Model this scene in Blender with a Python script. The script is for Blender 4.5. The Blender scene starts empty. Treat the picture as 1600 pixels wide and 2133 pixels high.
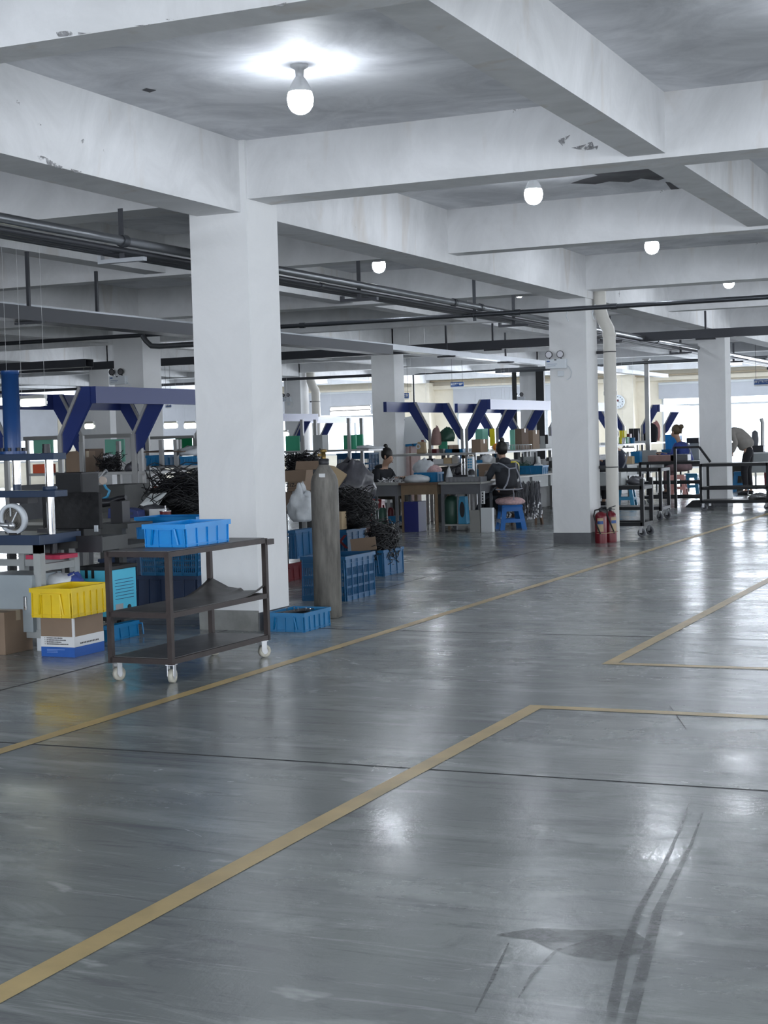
import bpy, math, random
from math import sin, cos, pi, radians as R, hypot
from mathutils import Vector, Matrix
random.seed(7)
S = bpy.context.scene
C = S.collection

# ---------------------------------------------------------------- camera
FPX = 3281.0
YAW, PITCH, ROLL = R(23.765), R(2.691), R(-1.615)
CAM_H = 1.45
fwd = Vector((-sin(YAW)*cos(PITCH), cos(YAW)*cos(PITCH), -sin(PITCH)))
rt0 = Vector((cos(YAW), sin(YAW), 0)); up0 = rt0.cross(fwd)
rt = rt0*cos(ROLL) + up0*sin(ROLL)
up = -rt0*sin(ROLL) + up0*cos(ROLL)
cd = bpy.data.cameras.new('camera'); cam = bpy.data.objects.new('camera', cd); C.objects.link(cam)
cam.matrix_world = Matrix.Translation((0, 0, CAM_H)) @ Matrix((rt, up, -fwd)).transposed().to_4x4()
cd.sensor_fit = 'VERTICAL'; cd.sensor_height = 36.0; cd.lens = 36.0*FPX/2133.0
cd.clip_start = .05; cd.clip_end = 200
S.camera = cam

# ---------------------------------------------------------------- world, daylight, exposure
S.view_settings.view_transform = 'Standard'
S.view_settings.look = 'None'
S.view_settings.exposure = 0.30
S.view_settings.gamma = 1.0
W = bpy.data.worlds.new('sky'); S.world = W; W.use_nodes = True
W.node_tree.nodes['Background'].inputs[0].default_value = (0.86, 0.93, 1.0, 1)
W.node_tree.nodes['Background'].inputs[1].default_value = 3.6

def area(name, loc, aim, sx, sy, power, col):
    l = bpy.data.lights.new(name, 'AREA'); l.shape = 'RECTANGLE'; l.size = sx; l.size_y = sy
    l.energy = power; l.color = col
    o = bpy.data.objects.new(name, l); C.objects.link(o); o.location = loc
    o.rotation_euler = (Vector(aim)-Vector(loc)).to_track_quat('-Z', 'Y').to_euler()
    return o
DAY = (0.84, 0.90, 1.0)
# daylight entering through the windows of the right hand wall and of the wall behind the camera
for i, yy in enumerate((-1, 7, 15, 23, 31, 39)):
    area('daylight_right', (8.2, yy, 1.9), (-6, yy, 1.2), 4.5, 2.0, 125, DAY)
for i, xx in enumerate((-12, -6, 0, 5)):
    area('daylight_rear', (xx, -7.6, 1.9), (xx, 6, 1.4), 4.2, 2.0, 250, DAY)
# daylight entering through the far windows
for i, xx in enumerate((-38, -31, -22.5, -15.8, -9.0, -2.2)):
    area('daylight_far', (xx, 48.0, 1.7), (xx, 38, .0), 4.5, 2.2, 480, DAY)

def ray(px, py): return fwd + rt*((px-800)/FPX) - up*((py-1066.5)/FPX)
def at(px, py, z=None, y=None, x=None):
    """the point of the place seen at a photo pixel, on a known level or wall plane"""
    d = ray(px, py)
    t = (z-CAM_H)/d.z if z is not None else (y/d.y if y is not None else x/d.x)
    return Vector((0, 0, CAM_H)) + d*t

# ---------------------------------------------------------------- materials
def mat(name, col, rough=.5, metal=0, var=0.0, scale=6.0, bump=0.0, emit=0, alpha=1, spec=.5, stretch=None, trans=0, ecol=None):
    m = bpy.data.materials.new(name); m.use_nodes = True
    nt = m.node_tree; b = nt.nodes['Principled BSDF']
    c = (col[0], col[1], col[2], 1)
    b.inputs['Base Color'].default_value = c
    b.inputs['Roughness'].default_value = rough; b.inputs['Metallic'].default_value = metal
    b.inputs['Specular IOR Level'].default_value = spec
    if alpha < 1: b.inputs['Alpha'].default_value = alpha
    if trans: b.inputs['Transmission Weight'].default_value = trans
    if emit:
        b.inputs['Emission Color'].default_value = (*(ecol or col), 1); b.inputs['Emission Strength'].default_value = emit
    if var or bump:
        tc = nt.nodes.new('ShaderNodeTexCoord'); mp = nt.nodes.new('ShaderNodeMapping')
        nt.links.new(tc.outputs['Object'], mp.inputs[0])
        if stretch: mp.inputs['Scale'].default_value = stretch
        n = nt.nodes.new('ShaderNodeTexNoise'); n.inputs['Scale'].default_value = scale
        n.inputs['Detail'].default_value = 6; n.inputs['Roughness'].default_value = .6
        nt.links.new(mp.outputs[0], n.inputs['Vector'])
        if var:
            r = nt.nodes.new('ShaderNodeValToRGB')
            r.color_ramp.elements[0].position = .3; r.color_ramp.elements[1].position = .7
            r.color_ramp.elements[0].color = tuple(max(0, k*(1-var)) for k in col)+(1,)
            r.color_ramp.elements[1].color = tuple(min(1, k*(1+var*.5)) for k in col)+(1,)
            nt.links.new(n.outputs[0], r.inputs[0]); nt.links.new(r.outputs[0], b.inputs['Base Color'])
        if bump:
            bp = nt.nodes.new('ShaderNodeBump'); bp.inputs['Strength'].default_value = bump
            bp.inputs['Distance'].default_value = .01
            nt.links.new(n.outputs[0], bp.inputs['Height']); nt.links.new(bp.outputs[0], b.inputs['Normal'])
    return m

def plaster(name, col, stain, peel=(.12, .12, .12), peel_amt=.0, rough=.85, rust=0.0):
    """painted plaster with soft grey stains, rust streaks and flaked patches"""
    m = bpy.data.materials.new(name); m.use_nodes = True
    nt = m.node_tree; b = nt.nodes['Principled BSDF']; L = nt.links
    b.inputs['Roughness'].default_value = rough; b.inputs['Specular IOR Level'].default_value = .25
    tc = nt.nodes.new('ShaderNodeTexCoord')
    mp = nt.nodes.new('ShaderNodeMapping'); mp.inputs['Scale'].default_value = (1, 1, .8); L.new(tc.outputs['Object'], mp.inputs[0])
    n1 = nt.nodes.new('ShaderNodeTexNoise'); n1.inputs['Scale'].default_value = 1.1; n1.inputs['Detail'].default_value = 8; n1.inputs['Roughness'].default_value = .65; n1.inputs['Distortion'].default_value = 1.5
    L.new(mp.outputs[0], n1.inputs['Vector'])
    r1 = nt.nodes.new('ShaderNodeValToRGB'); r1.color_ramp.elements[0].position = .32; r1.color_ramp.elements[1].position = .62
    r1.color_ramp.elements[0].color = (*stain, 1); r1.color_ramp.elements[1].color = (*col, 1)
    L.new(n1.outputs[0], r1.inputs[0])
    out = r1.outputs[0]
    if rust:
        mp3 = nt.nodes.new('ShaderNodeMapping'); mp3.inputs['Scale'].default_value = (2.2, 2.2, .5); L.new(tc.outputs['Object'], mp3.inputs[0])
        n3 = nt.nodes.new('ShaderNodeTexNoise'); n3.inputs['Scale'].default_value = 1.3; n3.inputs['Detail'].default_value = 7; n3.inputs['Distortion'].default_value = .6
        L.new(mp3.outputs[0], n3.inputs['Vector'])
        r3 = nt.nodes.new('ShaderNodeValToRGB'); r3.color_ramp.elements[0].position = .60; r3.color_ramp.elements[1].position = .74
        r3.color_ramp.elements[0].color = (0, 0, 0, 1); r3.color_ramp.elements[1].color = (rust, rust, rust, 1)
        L.new(n3.outputs[0], r3.inputs[0])
        mx = nt.nodes.new('ShaderNodeMix'); mx.data_type = 'RGBA'; L.new(r3.outputs[0], mx.inputs[0]); L.new(out, mx.inputs[6]); mx.inputs[7].default_value = (.50, .42, .33, 1)
        out = mx.outputs[2]
    if peel_amt:
        n2 = nt.nodes.new('ShaderNodeTexNoise'); n2.inputs['Scale'].default_value = 2.3; n2.inputs['Detail'].default_value = 12; n2.inputs['Roughness'].default_value = .72
        L.new(tc.outputs['Object'], n2.inputs['Vector'])
        r2 = nt.nodes.new('ShaderNodeValToRGB'); r2.color_ramp.elements[0].position = .72-peel_amt; r2.color_ramp.elements[1].position = .74-peel_amt
        r2.color_ramp.elements[0].color = (0, 0, 0, 1); r2.color_ramp.elements[1].color = (1, 1, 1, 1)
        L.new(n2.outputs[0], r2.inputs[0])
        mx = nt.nodes.new('ShaderNodeMix'); mx.data_type = 'RGBA'; L.new(r2.outputs[0], mx.inputs[0]); L.new(out, mx.inputs[6]); mx.inputs[7].default_value = (*peel, 1)
        out = mx.outputs[2]
    L.new(out, b.inputs['Base Color'])
    nb = nt.nodes.new('ShaderNodeTexNoise'); nb.inputs['Scale'].default_value = 14; nb.inputs['Detail'].default_value = 5
    L.new(tc.outputs['Object'], nb.inputs['Vector'])
    bp = nt.nodes.new('ShaderNodeBump'); bp.inputs['Strength'].default_value = .12; bp.inputs['Distance'].default_value = .02
    L.new(nb.outputs[0], bp.inputs['Height']); L.new(bp.outputs[0], b.inputs['Normal'])
    return m

def floor_material():
    m = bpy.data.materials.new('worn_floor_paint'); m.use_nodes = True
    nt = m.node_tree; b = nt.nodes['Principled BSDF']; L = nt.links; N = nt.nodes.new
    tc = N('ShaderNodeTexCoord')
    def noise(scale, st, det=8, ro=.6, dist=0.0, rot=0):
        mp = N('ShaderNodeMapping'); mp.inputs['Scale'].default_value = st; mp.inputs['Rotation'].default_value = (0, 0, rot)
        L.new(tc.outputs['Object'], mp.inputs[0])
        n = N('ShaderNodeTexNoise'); n.inputs['Scale'].default_value = scale; n.inputs['Detail'].default_value = det
        n.inputs['Roughness'].default_value = ro; n.inputs['Distortion'].default_value = dist
        L.new(mp.outputs[0], n.inputs['Vector']); return n.outputs[0]
    def ramp(src, p0, p1, c0, c1):
        r = N('ShaderNodeValToRGB'); r.color_ramp.elements[0].position = p0; r.color_ramp.elements[1].position = p1
        r.color_ramp.elements[0].color = (*c0, 1); r.color_ramp.elements[1].color = (*c1, 1); L.new(src, r.inputs[0]); return r.outputs[0]
    def mix(f, a, bb, mode='MIX'):
        x = N('ShaderNodeMix'); x.data_type = 'RGBA'; x.blend_type = mode
        if isinstance(f, float): x.inputs[0].default_value = f
        else: L.new(f, x.inputs[0])
        L.new(a, x.inputs[6])
        if isinstance(bb, tuple): x.inputs[7].default_value = (*bb, 1)
        else: L.new(bb, x.inputs[7])
        return x.outputs[2]
    K = lambda v: (v, v, v)
    big = noise(.55, (1, 1, 1), 5, .55, .4)
    base = ramp(big, .35, .68, FL0, FL1)
    st = noise(1.6, (.35, 1.5, 1), 9, .7, 1.2, R(12))
    col = mix(ramp(st, .50, .62, K(0), K(.7)), base, (.385, .41, .395))
    dk = noise(2.2, (.5, 1.3, 1), 10, .72, 1.8, R(-18))
    col = mix(ramp(dk, .56, .67, K(0), K(.7)), col, (.165, .17, .18))
    sc = noise(7.0, (.12, 1.6, 1), 6, .8, .6, R(28))
    col = mix(ramp(sc, .58, .66, K(0), K(.6)), col, (.42, .44, .43))
    sp = noise(3.1, (.9, 1.6, 1), 4, .5, .3, R(5))
    col = mix(ramp(sp, .66, .72, K(0), K(.7)), col, (.50, .52, .505))
    fs = noise(4.5, (.25, 2.4, 1), 8, .75, 1.0, R(40))
    col = mix(ramp(fs, .53, .62, K(0), K(.65)), col, (.15, .155, .165))
    fp = noise(1.9, (.8, 1.5, 1), 7, .6, .7, R(-8))
    col = mix(ramp(fp, .56, .66, K(0), K(.7)), col, (.40, .425, .41))
    L.new(col, b.inputs['Base Color'])
    rn = noise(1.3, (.5, 1.0, 1), 9, .7, .8)
    L.new(ramp(rn, .3, .75, K(.12), K(.36)), b.inputs['Roughness'])
    b.inputs['Specular IOR Level'].default_value = .62
    hb = noise(3.0, (1, .5, 1), 6, .6, .2)
    bp = N('ShaderNodeBump'); bp.inputs['Strength'].default_value = .10; bp.inputs['Distance'].default_value = .02
    L.new(hb, bp.inputs['Height'])
    fb = noise(38.0, (1, .6, 1), 3, .6, .2)
    bq = N('ShaderNodeBump'); bq.inputs['Strength'].default_value = .22; bq.inputs['Distance'].default_value = .004
    L.new(fb, bq.inputs['Height']); L.new(bp.outputs[0], bq.inputs['Normal']); L.new(bq.outputs[0], b.inputs['Normal'])
    return m
FL0, FL1 = (.200, .214, .213), (.300, .320, .308)

M = dict(
 wall=plaster('column_plaster', (.82, .825, .83), (.76, .765, .77)),
 beam=plaster('beam_plaster', (.77, .775, .785), (.64, .645, .65), peel=(.2, .2, .2), peel_amt=.035, rust=.45),
 slab=plaster('slab_plaster', (.80, .81, .84), (.54, .55, .58), peel=(.09, .09, .10), peel_amt=.025, rough=.62),
 cream=plaster('cream_wall', (.86, .79, .66), (.78, .71, .58)),
 skirt=mat('grey_skirting_paint', (.13, .135, .145), .6, var=.25, scale=5),
 concrete=mat('bare_plinth', (.27, .27, .26), .8, var=.35, scale=4),
 floor=floor_material(),
 yline=mat('faded_yellow_paint', (.62, .46, .21), .35, var=.25, scale=3, spec=.5),
 joint=mat('floor_joint', (.035, .035, .04), .8),
 wet=mat('wet_track', (.12, .124, .13), .28),
 rust=mat('dark_brown_steel', (.035, .025, .024), .45, .4, var=.3, scale=12),
 sheet=mat('worn_steel_sheet', (.13, .125, .125), .45, .5, var=.4, scale=5),
 blk=mat('black_steel', (.02, .021, .024), .5, .3, var=.2, scale=8),
 rubber=mat('black_rubber', (.015, .015, .016), .75),
 cable=mat('black_cable', (.012, .012, .014), .35),
 cableg=mat('grey_cable', (.13, .135, .15), .5),
 wheel=mat('cream_nylon', (.55, .53, .45), .5, var=.2, scale=20),
 zinc=mat('zinc_steel', (.55, .56, .58), .35, .8),
 chrome=mat('chrome', (.75, .75, .77), .12, 1),
 pipe=mat('grey_steel_pipe', (.20, .21, .225), .28, .75, var=.15, scale=4),
 piped=mat('dark_steel_pipe', (.07, .075, .085), .35, .6),
 tray=mat('galvanised_tray', (.42, .44, .47), .4, .6, var=.1, scale=3),
 trayd=mat('dark_tray', (.055, .058, .068), .5, .3),
 alu=mat('aluminium_profile', (.42, .42, .42), .4, .6),
 alus=mat('brushed_aluminium_shelf', (.5, .5, .5), .45, .5, var=.15, scale=5),
 gantry=mat('navy_gantry_paint', (.014, .032, .17), .35),
 press=mat('press_blue_paint', (.012, .055, .19), .35, var=.15, scale=4),
 pressd=mat('press_plate_blue', (.013, .035, .085), .4, var=.2, scale=4),
 mgrey=mat('machine_grey_paint', (.38, .40, .40), .5, var=.12, scale=4),
 cab=mat('cabinet_blue_grey', (.34, .39, .42), .45, var=.1, scale=3),
 desk=mat('desk_dark_grey', (.085, .088, .088), .5, .2, var=.2, scale=4),
 desk2=mat('desk_grey', (.15, .155, .17), .5, .2, var=.2, scale=4),
 dtop=mat('desk_top_grey', (.34, .34, .32), .4, var=.15, scale=3),
 wood=mat('brown_wood', (.14, .085, .055), .6, var=.3, scale=4, stretch=(1, 1, 8)),
 woodl=mat('light_wood_leg', (.24, .165, .10), .6, var=.25, scale=6),
 carton=mat('brown_cardboard', (.26, .185, .13), .8, var=.12, scale=3),
 cartond=mat('dark_cardboard', (.17, .12, .09), .8, var=.15, scale=3),
 cartonl=mat('pale_cardboard', (.50, .38, .24), .8, var=.1, scale=3),
 tape=mat('packing_tape', (.45, .36, .25), .3),
 white=mat('white_card', (.72, .73, .74), .6),
 pblue=mat('printed_blue', (.01, .10, .42), .45),
 pnavy=mat('navy_carton', (.012, .018, .14), .35),
 print=mat('print_black', (.03, .03, .03), .6),
 printw=mat('print_pale', (.25, .40, .75), .6),
 yellow=mat('yellow_plastic', (.84, .60, .014), .38, var=.18, scale=3),
 yellow2=mat('bright_yellow_plastic', (.85, .72, .02), .4),
 crl=mat('bright_blue_plastic', (.001, .28, .74), .35, var=.08, scale=3),
 crm=mat('mid_blue_plastic', (.003, .16, .37), .4, var=.15, scale=3),
 crb=mat('blue_crate_plastic', (.004, .095, .235), .4, var=.2, scale=3),
 crd=mat('deep_blue_plastic', (.008, .03, .09), .45, var=.2, scale=3),
 cyan=mat('light_blue_casing', (.09, .54, .76), .4, var=.05, scale=3),
 stoolb=mat('sky_blue_plastic', (.05, .30, .52), .4),
 stoold=mat('strong_blue_plastic', (.012, .13, .42), .32),
 pink=mat('pink_plastic', (.62, .30, .27), .45),
 pinkc=mat('pink_quilt', (.62, .42, .42), .9, var=.35, scale=25, bump=.4),
 red=mat('red_plastic', (.40, .02, .025), .4),
 redd=mat('dull_red', (.14, .014, .02), .45),
 fire=mat('extinguisher_red', (.15, .008, .016), .3),
 orange=mat('orange_plastic', (.70, .12, .05), .5),
 orange2=mat('orange_fruit', (.85, .30, .03), .5),
 green=mat('green_board', (.05, .36, .21), .5),
 greend=mat('deep_green_board', (.0, .24, .09), .5),
 greenl=mat('pale_green_board', (.20, .52, .40), .5),
 greenk=mat('dark_green_can', (.03, .09, .065), .4),
 paper=mat('paper', (.75, .78, .80), .7),
 bag=mat('thin_plastic_bag', (.62, .65, .68), .35, var=.15, scale=9, bump=.6),
 bagg=mat('grey_plastic_bag', (.09, .09, .105), .3, var=.4, scale=7, bump=.8),
 clip=mat('metal_clips', (.50, .50, .52), .3, .7, var=.6, scale=60),
 steelg=mat('cylinder_grey', (.19, .18, .162), .6, .1, var=.55, scale=5, stretch=(3, 3, .6), bump=.2),
 brass=mat('old_brass', (.30, .20, .07), .4, .8),
 pvc=mat('cream_pvc', (.62, .60, .55), .4, var=.05, scale=3),
 led=mat('bulb_glow', (1, 1, 1), .4, emit=85, ecol=(.86, .92, 1.0)),
 tube=mat('tube_glow', (1, 1, 1), .4, emit=9, ecol=(.96, 1.0, .80)),
 tubew=mat('tube_glow_white', (1, 1, 1), .4, emit=7, ecol=(1.0, 1.0, .96)),
 bulbb=mat('bulb_body', (.78, .79, .80), .4),
 lampd=mat('lamp_dark', (.05, .05, .055), .25, .5),
 lamps=mat('lamp_reflector', (.30, .30, .32), .3, 1),
 emw=mat('white_casing', (.66, .70, .74), .35),
 sign=mat('sign_blue', (.015, .075, .27), .4),
 frame=mat('window_frame', (.62, .64, .65), .4),
 blind=mat('grey_blind', (.50, .51, .54), .8, var=.06, scale=2),
 glass=mat('window_glass', (.9, .95, 1), .05, trans=1, spec=.3),
 skin=mat('skin', (.50, .31, .22), .55),
 hair=mat('black_hair', (.012, .010, .010), .5),
 hairw=mat('brown_hair', (.10, .07, .04), .5),
 hoodie=mat('black_hoodie', (.018, .020, .026), .85, var=.3, scale=10),
 olive=mat('olive_trousers', (.045, .042, .035), .85, var=.3, scale=8),
 vest=mat('charcoal_vest', (.028, .03, .038), .8, var=.3, scale=10),
 sleeve=mat('grey_sleeve', (.045, .052, .065), .85, var=.3, scale=10),
 cuff=mat('beige_sleeve', (.24, .21, .19), .85),
 strap=mat('pale_grey_strap', (.30, .31, .35), .7),
 apron=mat('slate_apron', (.055, .065, .08), .8, var=.25, scale=7),
 navyj=mat('navy_jacket', (.018, .022, .045), .8),
 bluej=mat('blue_blouse', (.035, .065, .28), .8, var=.3, scale=10),
 pinkap=mat('pink_apron', (.24, .16, .17), .85, var=.3, scale=14),
 sweater=mat('grey_sweater', (.30, .28, .26), .95, var=.12, scale=12),
 black=mat('black_cloth', (.014, .014, .018), .85),
 screen=mat('black_cover_cloth', (.009, .009, .011), .55, var=.4, scale=4, bump=.5),
 burg=mat('dusty_pink_sheet', (.35, .22, .20), .7, var=.2, scale=6),
 magenta=mat('magenta_sheet', (.55, .04, .10), .5),
 tool=mat('dark_tool', (.03, .03, .035), .4, .3),
 dial=mat('gauge_face', (.65, .55, .48), .4),
)
# ---------------------------------------------------------------- mesh helpers
class MB:
    def __init__(s): s.v = []; s.f = []; s.sm = []
    def add(s, vs, fs, smooth=False, mx=None):
        o = len(s.v)
        s.v += [tuple(mx @ Vector(p)) if mx else tuple(p) for p in vs]
        s.f += [tuple(i+o for i in f) for f in fs]; s.sm += [smooth]*len(fs)
        return s
    def box(s, c, d, mx=None, top=1.0, topy=None):
        x, y, z = d[0]/2, d[1]/2, d[2]/2; ty = topy if topy is not None else top
        vs = [(-x, -y, -z), (x, -y, -z), (x, y, -z), (-x, y, -z), (-x*top, -y*ty, z), (x*top, -y*ty, z), (x*top, y*ty, z), (-x*top, y*ty, z)]
        T = Matrix.Translation(c)
        s.add(vs, [(0, 3, 2, 1), (4, 5, 6, 7), (0, 1, 5, 4), (1, 2, 6, 5), (2, 3, 7, 6), (3, 0, 4, 7)], False, T @ mx if mx else T); return s
    def bx(s, x0, x1, y0, y1, z0, z1):
        return s.box(((x0+x1)/2, (y0+y1)/2, (z0+z1)/2), (abs(x1-x0), abs(y1-y0), abs(z1-z0)))
    def beam(s, a, b, w, h, upv=(0, 0, 1)):
        a, b = Vector(a), Vector(b); d = (b-a); L = d.length; d.normalize()
        u = Vector(upv); u = (u-d*u.dot(d))
        if u.length < 1e-4: u = Vector((1, 0, 0)); u = u-d*u.dot(d)
        u.normalize(); r = d.cross(u)
        vs = []
        for p in (a, b):
            for i, j in ((-1, -1), (1, -1), (1, 1), (-1, 1)): vs.append(p+r*(i*w/2)+u*(j*h/2))
        return s.add(vs, [(0, 1, 2, 3), (7, 6, 5, 4), (0, 4, 5, 1), (1, 5, 6, 2), (2, 6, 7, 3), (3, 7, 4, 0)])
    def tube(s, pts, r, n=10, caps=True, closed=False):
        pts = [Vector(p) for p in pts]; k = len(pts); rs = r if isinstance(r, (list, tuple)) else [r]*k
        vs = []; prev = None
        for i, p in enumerate(pts):
            if closed: d = pts[(i+1) % k]-pts[i-1]
            else: d = pts[min(i+1, k-1)]-pts[max(i-1, 0)]
            d.normalize()
            if prev is None:
                u = Vector((0, 0, 1)) if abs(d.z) < .9 else Vector((1, 0, 0))
            else: u = prev
            u = (u-d*u.dot(d)).normalized(); prev = u; w = d.cross(u)
            for j in range(n):
                a = 2*pi*j/n; vs.append(p+u*cos(a)*rs[i]+w*sin(a)*rs[i])
        fs = [(i*n+j, i*n+(j+1) % n, (i+1)*n+(j+1) % n, (i+1)*n+j) for i in range(k-1) for j in range(n)]
        if closed: fs += [((k-1)*n+j, (k-1)*n+(j+1) % n, (j+1) % n, j) for j in range(n)]
        s.add(vs, fs, True)
        if caps and not closed: s.add([vs[j] for j in range(n)], [tuple(range(n-1, -1, -1))]); s.add([vs[(k-1)*n+j] for j in range(n)], [tuple(range(n))])
        return s
    def lathe(s, prof, n=20, mx=None, smooth=True, ring=False):
        if ring: prof = list(prof)+[prof[0]]
        vs = []; k = len(prof)
        for r, z in prof:
            for j in range(n): vs.append((r*cos(2*pi*j/n), r*sin(2*pi*j/n), z))
        fs = [(i*n+j, i*n+(j+1) % n, (i+1)*n+(j+1) % n, (i+1)*n+j) for i in range(k-1) for j in range(n)]
        s.add(vs, fs, smooth, mx)
        if ring: return s
        if prof[0][0] > 1e-5: s.add(vs[:n], [tuple(range(n-1, -1, -1))], False, mx)
        if prof[-1][0] > 1e-5: s.add(vs[(k-1)*n:], [tuple(range(n))], False, mx)
        return s
    def cyl(s, c, r, h, n=20, mx=None):
        T = Matrix.Translation(c)
        return s.lathe([(r, 0), (r, h)], n, T @ mx if mx else T)
    def ball(s, c, r, sc=(1, 1, 1), n=14, mx=None):
        k = n//2; pr = [(max(1e-6, r*sin(pi*i/k)), -r*cos(pi*i/k)) for i in range(k+1)]
        T = Matrix.Translation(c) @ (mx or Matrix()) @ Matrix.Diagonal((*sc, 1))
        return s.lathe(pr, n, T)
    def prism(s, poly, y0, y1, mx=None):
        """polygon in x-z, extruded along y"""
        n = len(poly)
        vs = [(p[0], y0, p[1]) for p in poly]+[(p[0], y1, p[1]) for p in poly]
        fs = [tuple(range(n)), tuple(range(2*n-1, n-1, -1))]+[(i, i+n, (i+1) % n+n, (i+1) % n) for i in range(n)]
        return s.add(vs, fs, False, mx)
    def torus(s, c, R_, r, n=24, m=8, mx=None):
        T = Matrix.Translation(c) @ (mx or Matrix())
        pts = [T @ Vector((R_*cos(2*pi*i/n), R_*sin(2*pi*i/n), 0)) for i in range(n)]
        return s.tube(pts, r, m, closed=True)
    def lump(s, c, d, seed=0, n=18, amp=.25, flat=True):
        """crumpled heap resting on its base"""
        rd = random.Random(seed); vs = []; k = n//2
        ph = [(rd.uniform(1, 4), rd.uniform(0, 6), rd.uniform(0, 6)) for _ in range(5)]
        for i in range(k+1):
            th = pi*i/k
            for j in range(n):
                a = 2*pi*j/n
                q = 1+amp*sum(sin(f*a*1.0+p)*sin(f*th*1.3+p2) for f, p, p2 in [(round(f), p, p2) for f, p, p2 in ph])/2.5+rd.uniform(-amp, amp)*.25
                q += amp*.5*(abs(sin(2.5*a+ph[0][1]+1.7*th))-.5)*sin(th)+amp*.35*(abs(sin(4*a-2.2*th+ph[1][1]))-.5)
                x, y, z = sin(th)*cos(a)*q, sin(th)*sin(a)*q, -cos(th)*q
                if flat: z = max(z, -.55)
                vs.append((c[0]+x*d[0]/2, c[1]+y*d[1]/2, c[2]+(z+.55)/1.55*d[2]))
        fs = [(i*n+j, i*n+(j+1) % n, (i+1)*n+(j+1) % n, (i+1)*n+j) for i in range(k) for j in range(n)]
        return s.add(vs, fs, True)
    def build(s, name, m, parent=None, bevel=0, loc=None):
        me = bpy.data.meshes.new(name); me.from_pydata(s.v, [], s.f); me.update()
        me.polygons.foreach_set('use_smooth', s.sm)
        me.materials.append(M[m] if isinstance(m, str) else m)
        o = bpy.data.objects.new(name, me); C.objects.link(o)
        if parent: o.parent = parent
        if loc: o.location = loc
        if bevel:
            b = o.modifiers.new('edge', 'BEVEL'); b.width = bevel; b.segments = 2; b.limit_method = 'ANGLE'
        return o

def tag(o, label, cat, group=None):
    o['label'] = label; o['category'] = cat
    if group: o['group'] = group
    return o
def thing(name, label, cat, loc=(0, 0, 0), rz=0, group=None):
    o = bpy.data.objects.new(name, None); C.objects.link(o); o.location = loc; o.rotation_euler = (0, 0, rz)
    o.empty_display_size = .1
    return tag(o, label, cat, group)
def struct(o, label=None):
    o['kind'] = 'structure'
    if label: o['label'] = label
    return o
def dup(root, loc, rz=None, label=None, group=None):
    r = root.copy(); C.objects.link(r); r.location = loc
    if rz is not None: r.rotation_euler = (0, 0, rz)
    if label: r['label'] = label
    if group: r['group'] = group
    for ch in list(root.children):
        c = ch.copy(); C.objects.link(c); c.parent = r
        for g in ch.children:
            d = g.copy(); C.objects.link(d); d.parent = c
    return r
def fit(x0, y0, x1, y1, Y, dep=0.0):
    """front face of a box whose photo outline is x0..x1, y0..y1 and whose front stands at depth Y"""
    a = at(x0, (y0+y1)/2, y=Y); b = at(x1, (y0+y1)/2, y=Y); xm = (a.x+b.x)/2
    w = (b.x-a.x) - abs(b.x)*dep/(Y+dep)
    t = at((x0+x1)/2, y0, y=Y); o = at((x0+x1)/2, y1, y=Y)
    return a.x+w/2, o.z, max(w, .02), t.z-o.z

# ---------------------------------------------------------------- the building
struct(MB().bx(-48, 8.5, -8, 48.4, -.3, 0).build('floor', 'floor'))
struct(MB().bx(-48, 8.5, -8, 48.4, 3.73, 3.95).build('ceiling', 'slab'))

COLX = [-6.01, -12.80, -19.59, -26.38, -33.17, .78]
COLY = [10.86, 20.11, 29.45, 38.75]
def column(cx, cy, w=.5):
    o = struct(MB().bx(-w/2, w/2, -w/2, w/2, .14, 3.73).build('column', 'wall', loc=(cx, cy, 0)))
    s = MB().bx(-w/2-.004, w/2+.004, -w/2-.004, w/2+.004, 0, .14).build('skirting', 'skirt', o)
    return o
for cx in COLX:
    for cy in COLY:
        column(cx-({20.11: .05, 29.45: .15, 38.75: .2}.get(cy, -.02) if cx == -6.01 else 0), cy)
for cx in COLX[:2]+[COLX[5]]: column(cx, 1.5)
# beams running away from the camera (main ones over the columns, lighter ones between)
for cx in COLX:
    struct(MB().bx(-.19, .19, -8, 48, 3.19, 3.73).build('ceiling_beam', 'beam', loc=(cx+.03, 0, 0)))
for cx in (-2.66, -9.24, -16.2, -23.0, -29.8, 4.2):
    struct(MB().bx(-.13, .13, -8, 48, 3.32, 3.73).build('ceiling_beam', 'beam', loc=(cx, 0, 0)))
# cross beams
for i, (y0, w) in enumerate(((1.3, .38), (6.02, .25), (10.64, .38), (14.94, .25), (19.84, .38), (24.3, .25), (29.2, .38), (33.7, .25), (38.5, .38), (43.2, .25), (47.6, .38))):
    struct(MB().bx(-48, 8.5, 0, w, 3.29, 3.73).build('ceiling_beam', 'beam', loc=(0, y0, 0)))

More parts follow.
